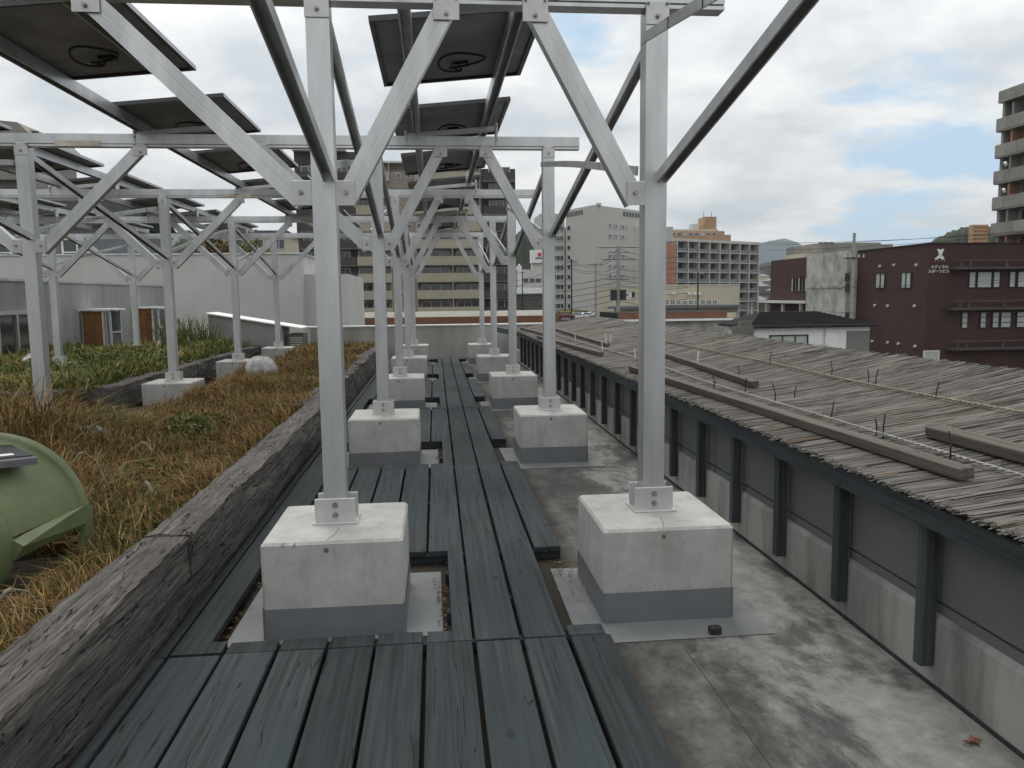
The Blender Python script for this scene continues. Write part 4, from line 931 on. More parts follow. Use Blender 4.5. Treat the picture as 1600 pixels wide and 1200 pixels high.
def face(parent, p, q):
    """empty-free local frame on a wall: returns a function placing a window piece on the wall p->q"""
    d = V3((q[0]-p[0], q[1]-p[1], 0)); L = d.length; d /= L; ang = math.atan2(d.y, d.x)
    def put(u0, u1, v0, v1, glass='glass', frame='slab', **kw):
        o = window(parent, 0, u1-u0, 0, v1-v0, glass, frame, **kw); n_ = V3((d.y, -d.x, 0)); o.location = V3((p[0], p[1], v0))+d*u0+n_*.02; o.rotation_euler = (0, 0, ang); return o
    return put, L
putR, LR = face(hb, (0, 0), r2); putL, LL = face(hb, l2, (0, 0))
hp = 16*Dc/FPX
for k in range(9):
    v = zh-GROUND-(17+k*16)*Dc/FPX*.0-hp*(k+2.1)
    for (f0, f1) in ((.245, .31), (.345, .41), (.47, .54), (.57, .60), (.72, .745)):
        if k in (2,): continue
        putR(LR*f0, LR*f1, v, v+hp*.45, 'glass_grey', 'slab', bars=1, fw=.18, dep=.2)
    putL(LL*.06, LL*.19, v, v+hp*.5, 'glass', 'slab', bars=0, fw=.15, dep=.2)
    putW, LW = face(hb, (l2[0]-9, l2[1]+2), (l2[0]-.1, l2[1]+2)); putW(.4, LW-.4, v, v+hp*.55, 'glass', 'slab', bars=5, fw=.18, dep=.2)
for k in range(7):
    putL(LL*(.06+.085*k), LL*(.11+.085*k), zh-GROUND-2.6, zh-GROUND-1.0, 'glass', 'ledge', bars=0, fw=.12, dep=.15)
    putR(LR*(.52+.055*k), LR*(.555+.055*k), zh-GROUND-2.6, zh-GROUND-1.0, 'glass', 'ledge', bars=0, fw=.12, dep=.15)
MB().box(1.2, 2.8, 1.0, 2.6, zh-GROUND+.002, zh-GROUND+.7).build('roof_vent', 'hospital', hb)
# building with a concrete grid facade
zg = 18.0; D0, D1 = sD(1056, 375, zg), sD(1187, 381.5, zg); p0, p1 = at(1056, 375, D0), at(1187, 381, D1)
gb = empty('grid_facade_building', (p0.x, p0.y, GROUND)); dv = p1-p0; gb.rotation_euler = (0, 0, math.atan2(dv.y, dv.x)); LG = math.hypot(dv.x, dv.y)
tag(gb, 'office building with a pale concrete grid of balconies right of the nearest right post', 'building')
Hg = zg-GROUND; fp = 16.2*D0/FPX; bw = LG/8.2
MB().box(0, LG, 2.2, 4.5, 0, Hg-.3).build('wall', 'grey_paint', gb); MB().box(-2.2, -.02, -.2, 3.5, 0, Hg-1).build('side_wall', 'brick_orange', gb)
MB().box(-.1, LG+.1, -.1, 4.6, Hg-.29, Hg+.6).build('parapet', 'gridconc', gb)
for k in range(9):
    x = min(k*bw+.5, LG-.2); MB().box(x-.16, x+.16, -.3, 2.19, 0, Hg-.3).build('column', 'gridconc', gb)
for j in range(1, 8):
    z = Hg-.3-j*fp; MB().box(0, LG, -.22, 2.18, z-.13, z+.13).build('floor_slab', 'gridconc', gb)
    for k in range(8): window(gb, k*bw+.9, (k+1)*bw+.15, z+.9, z+fp-.5, 'glass_grey' if (j+k) % 3 else 'glass', 'ledge', y=2.19, bars=2, fw=.15, dep=.15)
    MB().box(.3, LG-.3, -.05, .02, z+.19, z+1.1).build('balcony_front', 'glass_grey', gb)
# orange apartment house with roof tower behind it
ob = empty('orange_apartment_house', (at(1036, 360, 300).x, 300, GROUND)); tag(ob, 'orange apartment house with a small roof tower rising behind the grid building', 'building')
xr = at(1142, 372, 300).x-ob.location.x; zt = at(1080, 358, 300).z-GROUND; s3 = 300/FPX
MB().poly([(0, 0), (xr, 0), (xr, 14), (0, 14)], 0, zt-9*s3).build('wall', 'orange_tile', ob); MB().box(0, xr-10*s3, .4, 13.6, zt-9*s3+.002, zt-3*s3).build('upper_storey', 'orange_tile', ob); MB().box(0, xr-20*s3, .8, 13, zt-3*s3+.002, zt).build('roof_storey', 'cream', ob)
tx = at(1104, 350, 300).x-ob.location.x
MB().box(tx, tx+19*s3, 2, 10, zt+.002, zt+20*s3).build('roof_tower', 'orange_tile', ob); MB().box(tx-3*s3, tx+1*s3, 1, 6, zt+.002, zt+8*s3).build('roof_tower', 'orange_tile', ob)
MB().box(tx-20*s3, tx-10*s3, 2, 6, zt+.002, zt+9*s3).build('water_tank', 'alu', ob)
for dx in (2, 15): MB().cyl((tx+dx*s3, 5, zt+20*s3), (tx+dx*s3, 5, zt+30*s3), .12, .06, 6).build('aerial', 'pole_dark', ob)
for k in range(9): window(ob, 1+k*2.3, 2.6+k*2.3, zt-6*s3-1, zt-6*s3+.1, 'glass_pale' if k % 3 == 0 else 'glass', 'slab', y=-.01, bars=0, fw=.15, dep=.15)
# cream hall with round vents
cb = empty('cream_hall', (at(960, 470, 130).x, 130, GROUND)); tag(cb, 'long low cream hall with small round vents and white windows', 'building'); s3 = 130/FPX
xw = at(1154, 470, 130).x-cb.location.x; zc_ = at(1060, 446.5, 130).z-GROUND
MB().box(0, xw, 0, 14, 0, zc_).build('wall', 'cream', cb); MB().box(-1.2, xw+.2, -1.6, -.01, zc_-35*s3, zc_-31*s3).build('awning', 'grey_paint', cb); MB().box(-.05, xw+.05, -.1, 14, zc_+.002, zc_+.2).build('coping', 'slab', cb)
for px in (1052, 1076, 1085, 1092):
    x = at(px, 458, 130).x-cb.location.x; z = at(px, 459, 130).z-GROUND; MB().cyl((x, -.5, z), (x, 0, z), .24, .24, 12).build('vent_hood', 'white_paint', cb)
for k in range(9): window(cb, .3+.0+k*1.05+8.2, 1.15+k*1.05+8.2, zc_-30*s3, zc_-23*s3, 'glass_grey', 'white_paint', bars=1, hb=1, fw=.08, dep=.1, y=-.002)
for k in (5, 9): x = k*.55; MB().box(x, x+.7, -.08, -.002, zc_-17*s3, zc_-9*s3).build('window', 'glass', cb)
o = MB().box(.6, 2.9, -.1, -.01, zc_-20*s3, zc_-9*s3).build('wall_sign', 'white_paint', cb)
m = MB()
for k in range(4): x = 1.05+k*.38; m.bar((x, -.12, zc_-15.5*s3), (x+.35, -.12, zc_-11.5*s3), .03, .13, (1, 0, 0))
for k in range(3): x = 1.25+k*.38; m.bar((x+.15, -.121, zc_-11.7*s3), (x+.1, -.121, zc_-14.5*s3), .03, .12, (1, 0, 0))
m.build('sign_mark', 'text_dark', cb)
# low roof with red fascia in front of the hall
rb = empty('red_roof_edge', (at(1030, 490, 75).x, 75, GROUND)); s3 = 75/FPX; tag(rb, 'low building with dark red roof fascia in front of the cream hall', 'building')
xw = at(1150, 490, 75).x-rb.location.x; z0 = at(1080, 497, 75).z-GROUND
MB().box(-4, xw, .3, 9, 0, z0).build('wall', 'oldconc', rb); MB().box(-4, xw-.9, 0, .29, z0-.0+.002, z0+10*s3).build('fascia', 'roof_brown', rb); MB().box(xw-.9+.002, xw, 0, .29, z0+.002, z0+8*s3).build('fascia_end', 'cream', rb); MB().box(-4, xw, .291, 9, z0+.002, z0+9*s3).build('roof', 'rooftile', rb); MB().box(-4, xw-.4, -.4, 0.28, z0-.25, z0-.05).build('gutter', 'white_paint', rb)

# maroon clinic building: a side running away (facing left) and a front
YM = 70.; XM = at(1452, 383, YM).x; ztop = 5.85
mb = empty('maroon_clinic', (XM, YM, GROUND)); tag(mb, 'dark maroon clinic building with white lettering and emblem on its side', 'building'); Hm = ztop-GROUND
far_y = sD(1365, 393, ztop); MB().box(0, 24, 0, far_y-YM, 0, Hm).build('wall', 'maroon', mb)
MB().box(-.12, 24.1, -.12, far_y-YM, Hm+.002, Hm+.12).build('coping', 'maroon_dark', mb)
sidewin = empty  # (unused)
# side face: local u runs towards the camera -> place by world y
def side(parent, yw0, yw1, v0, v1, glass='glass_pale', frame='maroon_dark', x=0., **kw):
    o = window(parent, 0, abs(yw1-yw0), 0, v1-v0, glass, frame, **kw); o.location = (x-.004, max(yw0, yw1)-parent.location.y, v0); o.rotation_euler = (0, 0, R(-90)); return o
def onX(px, py, xw):
    d = fwd + rgt*((px-800)/FPX) - upv*((py-600)/FPX); return V3((0, 0, CH))+d*(xw/d.x)
for (pa, pb, pya, pyb) in ((1369, 1376, 427, 451), (1376.5, 1383, 427, 451), (1409, 1416, 425, 451), (1416.5, 1424, 425, 451)):
    a, b = onX(pa, pya, XM), onX(pb, pyb, XM); side(mb, a.y, b.y, b.z-GROUND, a.z-GROUND, bars=0, fw=.09, dep=.1)
for px, py in ((1376, 416), (1398, 414), (1433, 414), (1368, 477), (1388, 478), (1430, 478), (1364, 533), (1388, 535), (1405, 537), (1431, 541)):
    a = onX(px, py, XM); p = a-V3((XM, YM, GROUND)); MB().cyl((-.18, p.y, p.z), (0, p.y, p.z), .13, .13, 10).build('vent_hood', 'slab', mb)
# front face
Xf = lambda px: at(px, 430, YM).x-XM
Zf = lambda py: at(1530, py, YM).z-GROUND
for (pa, pb) in ((1513, 1525), (1526, 1550), (1551, 1563), (1576, 1587), (1589, 1612)): window(mb, Xf(pa), Xf(pb), Zf(450), Zf(424), 'glass_pale', 'maroon_dark', y=-.003, bars=0, fw=.08, dep=.12)
for (pa, pb) in ((1505, 1516), (1534, 1545), (1553, 1565), (1566, 1584), (1591, 1612)): window(mb, Xf(pa), Xf(pb), Zf(513), Zf(487), 'glass_pale', 'maroon_dark', y=-.003, bars=0, hb=2, fw=.08, dep=.12)
for py in (421, 484, 546): 
    MB().box(Xf(1482), Xf(1640), -.9, -.01, Zf(py), Zf(py-4)).build('ledge', 'ledge_dark', mb); MB().box(Xf(1482), Xf(1640), -.9, -.8, Zf(py-13), Zf(py-15)).build('rail', 'ledge_dark', mb)
    for px in (1493, 1506, 1562): MB().box(Xf(px)-.10, Xf(px)+.10, -.88, -.6, Zf(py-4)+.002, Zf(py-12)).build('ledge_post', 'ledge_dark', mb)
window(mb, Xf(1448), Xf(1473), Zf(563), Zf(546), 'glass_pale', 'slab', y=-.003, bars=1, fw=.12, dep=.12)
# lettering and emblem stand on the front wall corner, facing the camera
def text_mesh(body, size, mat, parent, loc, rz=0, ext=.02, align='CENTER'):
    cu = bpy.data.curves.new('lettering', 'FONT'); cu.body = body; cu.size = size; cu.extrude = ext; cu.align_x = align
    o = bpy.data.objects.new('lettering_tmp', cu); COL.objects.link(o); dg = bpy.context.evaluated_depsgraph_get(); dg.update()
    me = bpy.data.meshes.new_from_object(o.evaluated_get(dg)); COL.objects.unlink(o); bpy.data.objects.remove(o)
    me.materials.clear(); me.materials.append(MATS[mat]); q = inst('lettering', me, parent, loc, (R(90), 0, rz)); return q
side_rz = R(-90)
pA = onX(1465, 418, XM)-V3((XM, YM, GROUND)); 
cxs = Xf(1464)
ME_ = mb
# the sign stands at the corner: on the front wall just right of the arris
MB().box(Xf(1446)-.35, Xf(1484), -.06, -.004, Zf(426), Zf(388)).build('sign_panel', 'maroon', mb) if False else None
text_mesh('メディカル', .36, 'text_white', mb, (Xf(1467)+.0, -.06, Zf(418.5)))
text_mesh('スポーツビル', .36, 'text_white', mb, (Xf(1466)-.0, -.06, Zf(425.5)))
m = MB(); sx = lambda px: Xf(px); sz = lambda py: Zf(py); yE = -.08
def disc(px, py, rx, rz2=None, n=14):
    rz2 = rz2 or rx; x, z = sx(px), sz(py); k = YM/FPX
    v = [(x+math.cos(2*math.pi*i/n)*rx*k, yE, z+math.sin(2*math.pi*i/n)*rz2*k) for i in range(n)]; v += [(a_, yE+.06, c2) for a_, _, c2 in v]
    m.add(v, [tuple(range(n)), tuple(range(2*n-1, n-1, -1))]+[(i, (i+1) % n, (i+1) % n+n, i+n) for i in range(n)])
for a_ in ((1463.5, 390, 1.6), (1471, 390, 1.6), (1467.3, 393, 4.2, 3.8), (1467.3, 398, 3.2, 2.6), (1467, 401, 5.6, 2.4), (1461.5, 403.5, 2.8, 1.6), (1471, 403.5, 3.2, 1.5)): disc(*a_)
m.build('emblem', 'text_white', mb)
text_mesh('・・・・', .3, 'text_white', mb, (Xf(1467), -.06, Zf(409)))
# maroon annex farther left with its ribbon windows
fy0, fy1 = sD(1300, 400, ztop), sD(1232, 407.5, ztop)
an = empty('maroon_annex', (XM, fy0, GROUND)); tag(an, 'smaller maroon wing with ribbon windows left of the stained concrete tower', 'building')
MB().box(0, 14, 0, fy1-fy0, 0, Hm).build('wall', 'maroon', an)
for k in range(9):
    a, b = onX(1237+k*5.3, 432, XM), onX(1237+k*5.3+3.4, 454, XM); side(an, a.y, b.y, Zf(0)*0+onX(1260, 456, XM).z-GROUND, onX(1260, 432, XM).z-GROUND, glass='glass_grey' if k % 2 else 'glass_pale', bars=0, fw=.1, dep=.12)
zl = onX(1260, 470, XM).z-GROUND
MB().box(-1.4, -.01, -.2, fy1-fy0+1, zl-.3, zl).build('ledge', 'slab', an)
for k in range(4): MB().box(-1.3, -1.0, 1+k*5.0, 1.4+k*5.0, 0, zl-.31).build('ledge_post', 'oldconc', an)
# stained concrete stair tower between
ct = empty('concrete_tower', (XM-1.2, far_y+.1, GROUND)); tag(ct, 'stained bare concrete stair tower between the two maroon parts', 'building')
MB().box(0, 8, 0, fy0-far_y-.2, 0, Hm+.15).build('wall', 'oldconc', ct)
for pz_ in (427, 443, 488):
    a, b = onX(1322, pz_, XM-1.2), onX(1327, pz_+13, XM-1.2); side(ct, a.y, b.y, b.z-GROUND, a.z-GROUND, glass='glass', frame='maroon_dark', bars=0, fw=.08, dep=.1)
for v in (.35, .72): MB().box(-.1, -.01, 0, fy0-far_y-.2, Hm*v, Hm*v+.25).build('band', 'oldconc', ct)
# flat grey building behind
gy = empty('grey_flat_building', (at(1285, 380, 150).x, 150, GROUND)); tag(gy, 'flat topped grey building showing above the maroon roof', 'building'); s3 = 150/FPX
zz0 = at(1330, 382, 150).z-GROUND; MB().box(0, 120*s3, 0, 16, 0, zz0).build('wall', 'greyroof', gy); MB().box(0, 100*s3, .2, 16, zz0+.002, zz0+3*s3).build('parapet', 'greyroof', gy)
for k in range(3): MB().box((6+k*9)*s3, (9+k*9)*s3, 2, 3, zz0+3*s3+.004, zz0+5*s3).build('roof_vent', 'darkbrown', gy)
MB().box(-22*s3, -4*s3, 2, 10, 0, zz0-13*s3).build('low_wing', 'cream', gy)

# white house with a dark hipped roof
wh = empty('white_house', (at(1176, 520, 42).x, 42, GROUND)); tag(wh, 'white walled house with dark hipped roof just behind the reed roof', 'house'); s3 = 42/FPX
xw = at(1364, 520, 42).x-wh.location.x; ze = at(1270, 508, 42).z-GROUND; zr = at(1270, 486, 44).z-GROUND-.5
MB().box(.15, xw-.2, 0, 4, 0, ze-.06).build('wall', 'white_paint', wh)
e_ = .35; mid = 2.0
MB().add([(-e_, -e_, ze), (xw+e_-.3, -e_, ze), (xw+e_-.3, 4+e_, ze), (-e_, 4+e_, ze), (1.3, mid, zr+.5), (xw-2.4, mid, zr+.5), (-e_, -e_, ze-.12), (xw+e_-.3, -e_, ze-.12), (xw+e_-.3, 4+e_, ze-.12), (-e_, 4+e_, ze-.12)],
         [(0, 1, 5, 4), (1, 2, 5), (2, 3, 4, 5), (3, 0, 4), (6, 7, 1, 0), (7, 8, 2, 1), (8, 9, 3, 2), (9, 6, 0, 3), (9, 8, 7, 6)]).build('roof', 'rooftile', wh)
m = MB()
for k in range(11):
    t_ = (k+1)/12; m.bar((-e_+t_*(1.3+e_), -e_+t_*(mid+e_), ze+t_*(zr+.5-ze)+.01), (xw+e_-.3+t_*(-2.4-e_+.3), -e_+t_*(mid+e_), ze+t_*(zr+.5-ze)+.01), .05, .05)
m.build('tile_courses', 'rooftile', wh)
window(wh, at(1202, 525, 42).x-wh.location.x, at(1262, 525, 42).x-wh.location.x, at(1230, 548, 42).z-GROUND, at(1230, 523, 42).z-GROUND, 'glass_pale', 'pole_dark', y=-.002, bars=2, fw=.06, dep=.1)
u0 = at(1323, 525, 42).x-wh.location.x
MB().box(u0, xw-.25, -.08, -.003, ze-2.3, at(1340, 517, 42).z-GROUND).build('shutter', 'shutter', wh); MB().cyl((u0-1.3, -.06, ze-4), (u0-1.3, -.06, ze-.2), .04, n=8).build('downpipe', 'slab', wh)
# small stained wall and tank left of the house
sw = empty('stained_wall', (at(1147, 520, 36).x, 36, GROUND)); z_ = at(1160, 497, 36).z-GROUND; tag(sw, 'stained concrete garden wall between the reed roof and the white house', 'wall')
MB().box(0, .95, 0, .3, 0, z_-.4).build('wall', 'ledge', sw); MB().box(.3, .9, .05, .28, z_-.398, z_-.15).build('cap', 'ledge', sw)

# concrete tower block at the right edge: long balconies facing left
XT = 69.; tb = empty('tower_block', (XT, 95, GROUND)); tag(tb, 'grey concrete tower block with stacked balconies cut off by the right edge', 'building')
zT = lambda py: onX(1552, py, XT).z-GROUND
yT0 = onX(1556, 250, XT).y-95; yT1 = yT0-34
MB().box(1.6, 14, yT1, yT0-.6, 0, zT(152)).build('wall', 'towerconc', tb)
MB().box(.45, 1.598, yT0-.55, yT0-.1, 0, zT(166)).build('end_wall', 'towerconc', tb)
MB().box(-.1, 14.2, yT1, yT0, zT(165), zT(147)).build('roof_band', 'towerconc', tb)
fT = (zT(308)-zT(348))
for k in range(8):
    z0 = zT(207)-k*fT
    MB().box(0, 1.59, yT1, yT0+.2, z0-.15, z0+.05).build('balcony_slab', 'towerconc', tb)
    for q in range(12):
        ya = yT0+.2-q*1.9; MB().box(-.06, .05, ya-1.86, ya, z0+.052, z0+fT*.46).build('balcony_panel', 'towerconc', tb)
    MB().box(.3, 1.59, yT0-2.2, yT0-1.9, z0+.052, z0+fT-.16).build('pier', 'brick_orange' if k % 2 else 'towerconc', tb)
    for q in range(4): side(tb, yT0-3-q*5+95, yT0-6-q*5+95, z0+.3, z0+fT*.85, glass='glass', frame='pole_dark', x=1.59, bars=1, fw=.1, dep=.1)
    if k in (2, 3): MB().cyl((-.5, yT0-2.2, z0+fT*.62), (-.3, yT0-2.3, z0+fT*.66), .3, .3, 12).build('dish', 'white_paint', tb)
# little orange block and dark wooded hill beside it
o_ = empty('orange_block', (at(1521, 360, 160).x, 160, GROUND)); tag(o_, 'small orange brick block with banded storeys at the foot of the tower', 'building'); s3 = 160/FPX
MB().box(0, 26*s3, 0, 1.5, 0, at(1530, 351, 160).z-GROUND).build('wall', 'orange_tile', o_)
for k in range(6): z = at(1530, 353+k*6, 160).z-GROUND; MB().box(-.1, 26*s3, -.15, -.01, z-.35, z-.05).build('band', 'brick_orange', o_)

# far left: apartment tower, grey house, trees
fb = empty('curved_roof_block', (at(-60, 200, 90).x, 90, GROUND)); tag(fb, 'grey apartment block with overhanging roof at the upper left edge', 'building'); s3 = 90/FPX
zt = at(20, 186, 90).z-GROUND; xw = at(52, 200, 90).x-fb.location.x
MB().box(0, xw-1.0, 1.5, 12, 0, zt-.8).build('wall', 'greyroof', fb)
MB().add([(0, 0, zt-.8), (xw, 0, zt-1.9), (xw, 12, zt-1.9), (0, 12, zt-.8), (0, 0, zt+.2), (xw-1.6, 0, zt-.3), (xw-1.6, 12, zt-.3), (0, 12, zt+.2)], [(0, 3, 2, 1), (4, 5, 6, 7), (0, 1, 5, 4), (1, 2, 6, 5), (2, 3, 7, 6), (3, 0, 4, 7)]).build('roof', 'greyroof', fb)
for k in range(5):
    MB().box(0, xw-.9, .2, 1.49, zt-3.2-k*3, zt-2.2-k*3).build('balcony_front', 'towerconc', fb)
    for q in range(3): window(fb, .5+q*2.3, 2.4+q*2.3, zt-2.1-k*3, zt-.9-k*3, 'glass', 'ledge', y=1.48, bars=1, fw=.1, dep=.1)
gh = empty('grey_house', (at(55, 360, 48).x, 48, GROUND)); tag(gh, 'grey gabled house with small paned windows behind the left frames', 'house')
zt = at(60, 300, 48).z-GROUND; MB().box(-6, 5.0, 0, 8, 0, zt-2.0).build('wall', 'grey_paint', gh)
MB().add([(-6.4, -.4, zt-2), (5.4, -.4, zt-2), (5.4, 8.4, zt-2), (-6.4, 8.4, zt-2), (-6.4, 4, zt), (5.4, 4, zt)], [(0, 1, 5, 4), (2, 3, 4, 5), (1, 2, 5), (3, 0, 4), (3, 2, 1, 0)]).build('roof', 'rooftile', gh)
for x in (-4.5, -2.2, 1.4): window(gh, x, x+1.7, zt-4.2, zt-2.6, 'glass', 'white_paint', y=-.002, bars=1, hb=1, fw=.1, dep=.1)
def tree(px, pyb, pyt, D, cols, label, rad, n=900):
    b = at(px, pyb, D); zt = at(px, pyt, D).z; r = empty('tree', (b.x, D, GROUND)); h = zt-GROUND
    u = rng.normal(size=(n, 3)); u /= np.linalg.norm(u, axis=1)[:, None]; lump = 1+.3*np.sin(u[:, 0]*5+px)*np.sin(u[:, 2]*4); p = u*((rng.random(n)**.35)*lump)[:, None]*rad; p[:, 2] = p[:, 2]*.8+h-rad*.8
    a = rng.normal(size=(n, 3)); a /= np.linalg.norm(a, axis=1)[:, None]; q = np.cross(a, rng.normal(size=(n, 3))); q /= np.linalg.norm(q, axis=1)[:, None]; s = rad*.085*rng.uniform(.6, 1.5, (n, 1))
    v = np.stack([p-a*s, p+q*s*.6, p+a*s, p-q*s*.6], 1).reshape(-1, 3); c = np.array(cols)[rng.integers(0, len(cols), n)]*rng.uniform(.6, 1.3, (n, 1))
    colmesh('crown', v, (np.arange(n)[:, None]*4+np.arange(4)).tolist(), np.repeat(c, 4, 0), 'leafmat', r)
    m = MB().cyl((0, 0, 0), (0, 0, h-rad), rad*.07, rad*.04, 7)
    for k in range(4): t = k*1.6; m.cyl((0, 0, h-rad*1.2), (math.cos(t)*rad*.6, math.sin(t)*rad*.6, h-rad*.5), rad*.03, rad*.01, 5)
    m.build('trunk', 'darkwood', r); tag(r, label, 'tree'); return r
OR = [(.12, .05, .015), (.09, .06, .02), (.06, .055, .02), (.14, .075, .02)]
tree(332, 400, 372, 70, OR, 'reddish autumn tree above the pale rendered wall', 1.7)
tree(355, 400, 376, 72, YG, 'yellowing autumn tree above the pale rendered wall', 1.5)
tree(392, 400, 374, 75, GR, 'dark green tree above the pale rendered wall', 1.6)
# hillside house and roofs on the far left
hh = empty('hillside_house', (at(395, 370, 110).x, 110, GROUND)); tag(hh, 'beige hillside house with dark roof between the left frames', 'house'); zt = at(400, 357, 110).z-GROUND
MB().box(-4, 5, 0, 6, 0, zt-.9).build('wall', 'cream', hh); MB().add([(-4.5, -.5, zt-.9), (5.5, -.5, zt-.9), (5.5, 6.5, zt-.9), (-4.5, 6.5, zt-.9), (-3, 3, zt), (4, 3, zt)], [(0, 1, 5, 4), (1, 2, 5), (2, 3, 4, 5), (3, 0, 4), (3, 2, 1, 0)]).build('roof', 'rooftile', hh)
for x in (-3, -.2, 2.6): window(hh, x, x+1.6, zt-2.8, zt-1.4, 'glass', 'slab', y=-.003, bars=1, fw=.1, dep=.1)

# white building with the red square sign
sb = empty('white_shop_building', (at(806, 430, 200).x, 200, GROUND)); tag(sb, 'white shop building with a roof sign bearing a red square', 'building'); s3 = 200/FPX
xw = at(852, 430, 200).x-sb.location.x; zt = at(830, 421, 200).z-GROUND
MB().box(0, xw, 0, 12, 0, zt).build('wall', 'slab', sb); MB().box(3*s3, 9*s3, -.5, 3, 0, zt+6*s3).build('chimney', 'white_paint', sb); MB().cyl((6*s3, 1, zt+6*s3), (6*s3, 1, zt+9*s3), 1.5*s3, .8*s3, 8).build('chimney_cap', 'white_paint', sb)
xs = at(829, 400, 200).x-sb.location.x; sp = MB().box(xs, xs+22*s3, -.4, 1.5, zt+10*s3, zt+30*s3).build('roof_sign', 'white_paint', sb); MB().box(xs+2*s3, xs+22*s3, .2, 2, zt+.01, zt+10*s3).build('sign_base', 'slab', sb)
MB().box(xs+11*s3, xs+16.5*s3, -.5, -.41, zt+20*s3, zt+25.5*s3).build('red_square', 'sign_red', sb)
m = MB(); 
for k in range(6): m.box(xs+(7.5+k*2.1)*s3, xs+(9+k*2.1)*s3, -.5, -.41, zt+16.3*s3, zt+(18.2+.4*(k % 2))*s3)
m.build('sign_lettering', 'text_dark', sb)
for k in range(4): window(sb, 12*s3+k*1.6, 12*s3+k*1.6+1.2, zt-20*s3, zt-14*s3, 'glass', 'ledge', y=-.003, bars=0, fw=.1, dep=.1)
lo = empty('low_dark_roof_house', (at(806, 460, 170).x, 170, GROUND)); tag(lo, 'low house with grey roof in front of the white shop building', 'house'); s3 = 170/FPX; zt = at(830, 452, 170).z-GROUND
MB().box(0, 46*s3, 0, 8, 0, zt-1).build('wall', 'ledge', lo); MB().add([(-.5, -.5, zt-1), (47*s3, -.5, zt-1), (47*s3, 8.5, zt-1), (-.5, 8.5, zt-1), (1, 4, zt+.6), (45*s3, 4, zt+.6)], [(0, 1, 5, 4), (1, 2, 5), (2, 3, 4, 5), (3, 0, 4), (3, 2, 1, 0)]).build('roof', 'grey_paint', lo)

# parked cars beyond the parapet (on a raised lot)
lot = MB().box(at(800, 500, 190).x, at(985, 500, 190).x, 176, 262, GROUND+.01, at(900, 497, 190).z).build('car_park', 'asphalt'); tag(lot, 'raised car park behind the end parapet', kind='structure'); LZ = at(900, 497, 190).z
CARM = {}
def car(x, y, mat, label, rz=0):
    if mat not in CARM:
        prof = [(-2.1, .35), (2.1, .35), (2.15, .75), (1.9, .9), (1.2, .98), (.6, 1.45), (-1.1, 1.48), (-1.8, 1.02), (-2.12, .95)]
        m = MB(); n = len(prof); m.add([(a, -.8 if b < 1.1 else -.66, b) for a, b in prof]+[(a, .8 if b < 1.1 else .66, b) for a, b in prof], [tuple(range(n)), tuple(range(2*n-1, n-1, -1))]+[((i+1) % n, i, i+n, (i+1) % n+n) for i in range(n)])
        gl = MB(); gl.add([(1.05, -.805, 1.0), (.55, -.70, 1.4), (-1.0, -.70, 1.42), (-1.55, -.805, 1.03)], [(0, 1, 2, 3)]); gl.add([(1.24, -.6, 1.0), (1.24, .6, 1.0), (.66, .55, 1.42), (.66, -.55, 1.42)], [(0, 1, 2, 3)])
        wl = MB().cyl((0, -.82, 0), (0, -.60, 0), .31, n=14)
        CARM[mat] = (m.data('body', mat), gl.data('windows', 'glass'), wl.data('wheel', 'rubber'))
    a, b, w_ = CARM[mat]; r = empty('parked_car', (x, y, LZ), rz); inst('body', a, r); inst('windows', b, r)
    for xx in (-1.35, 1.35): inst('wheel', w_, r, (xx, 0, .31)); inst('wheel', w_, r, (xx, 1.42, .31))
    tag(r, label, 'car', 'cars parked beyond the parapet')
for px, y, mt, lbl in ((903, 182, 'car_white', 'white car in the car park left of the thin pole'), (918, 183, 'car_white', 'second white car beside the other white car'), (936, 180, 'car_silver', 'silver car in the middle of the car park'), (947, 184, 'car_dark', 'dark car behind the silver car'), (884, 180, 'car_red', 'dark red car half hidden by the brown roof edge'), (956, 181, 'car_silver', 'silver grey car nearest the large utility pole'), (822, 192, 'car_blue', 'light blue car seen between the far posts'), (838, 192, 'car_red', 'maroon car seen between the far posts'), (911, 189, 'car_dark', 'dark car behind the two white cars'), (928, 189, 'car_white', 'white car behind the silver car in the middle'), (964, 187, 'car_white', 'white car half hidden by the large utility pole')):
    car(at(px, 490, y).x, y, mt, lbl, random.uniform(-.2, .2))
hg = leaves('hedge', 'clipped olive green hedge behind the parked cars', (at(910, 480, 215).x, 215, LZ), 2.2, 900, .3, YG, 'hedge'); hg.scale = (4.5, 1, 1)

# utility poles and wires
def pole(px, pyt, D, mat, label, r=.16, arms=((0.3, 1.1), (1.2, .9)), trans=0, base=GROUND):
    b = at(px, pyt, D); P_ = empty('utility_pole', (b.x, D, base)); h = b.z-base
    MB().cyl((0, 0, 0), (0, 0, h), r*1.25, r, 10).build('pole', mat, P_)
    for dz, w_ in arms:
        a = MB().bar((-w_, -.15, h-dz), (w_, -.15, h-dz), .1, .1).build('crossarm', 'pole_dark', P_)
        m = MB()
        for k in (-.9, -.45, .45, .9): m.cyl((k*w_, -.15, h-dz+.05), (k*w_, -.15, h-dz+.28), .06, .04, 6)
        m.build('insulators', 'slab', a)
    for k in range(trans): MB().cyl((-.75+k*1.5, -.1, h-8.2), (-.75+k*1.5, -.1, h-6.6), .5, n=12).build('transformer', 'pole_dark', P_)
    tag(P_, label, 'utility pole'); return V3((b.x, D, b.z))
p1 = pole(966, 385, 120, 'pole_conc', 'large concrete utility pole with transformers before the white office block', .3, ((.2, 3.2), (.9, 1.6), (2.0, 2.6), (5.0, 1.8), (8.0, 1.2)), 2)
p2 = pole(893, 405, 170, 'pole_dark', 'slim utility pole left of the white office block', .15, ((.4, 1.5), (1.3, 1.2)), 0)
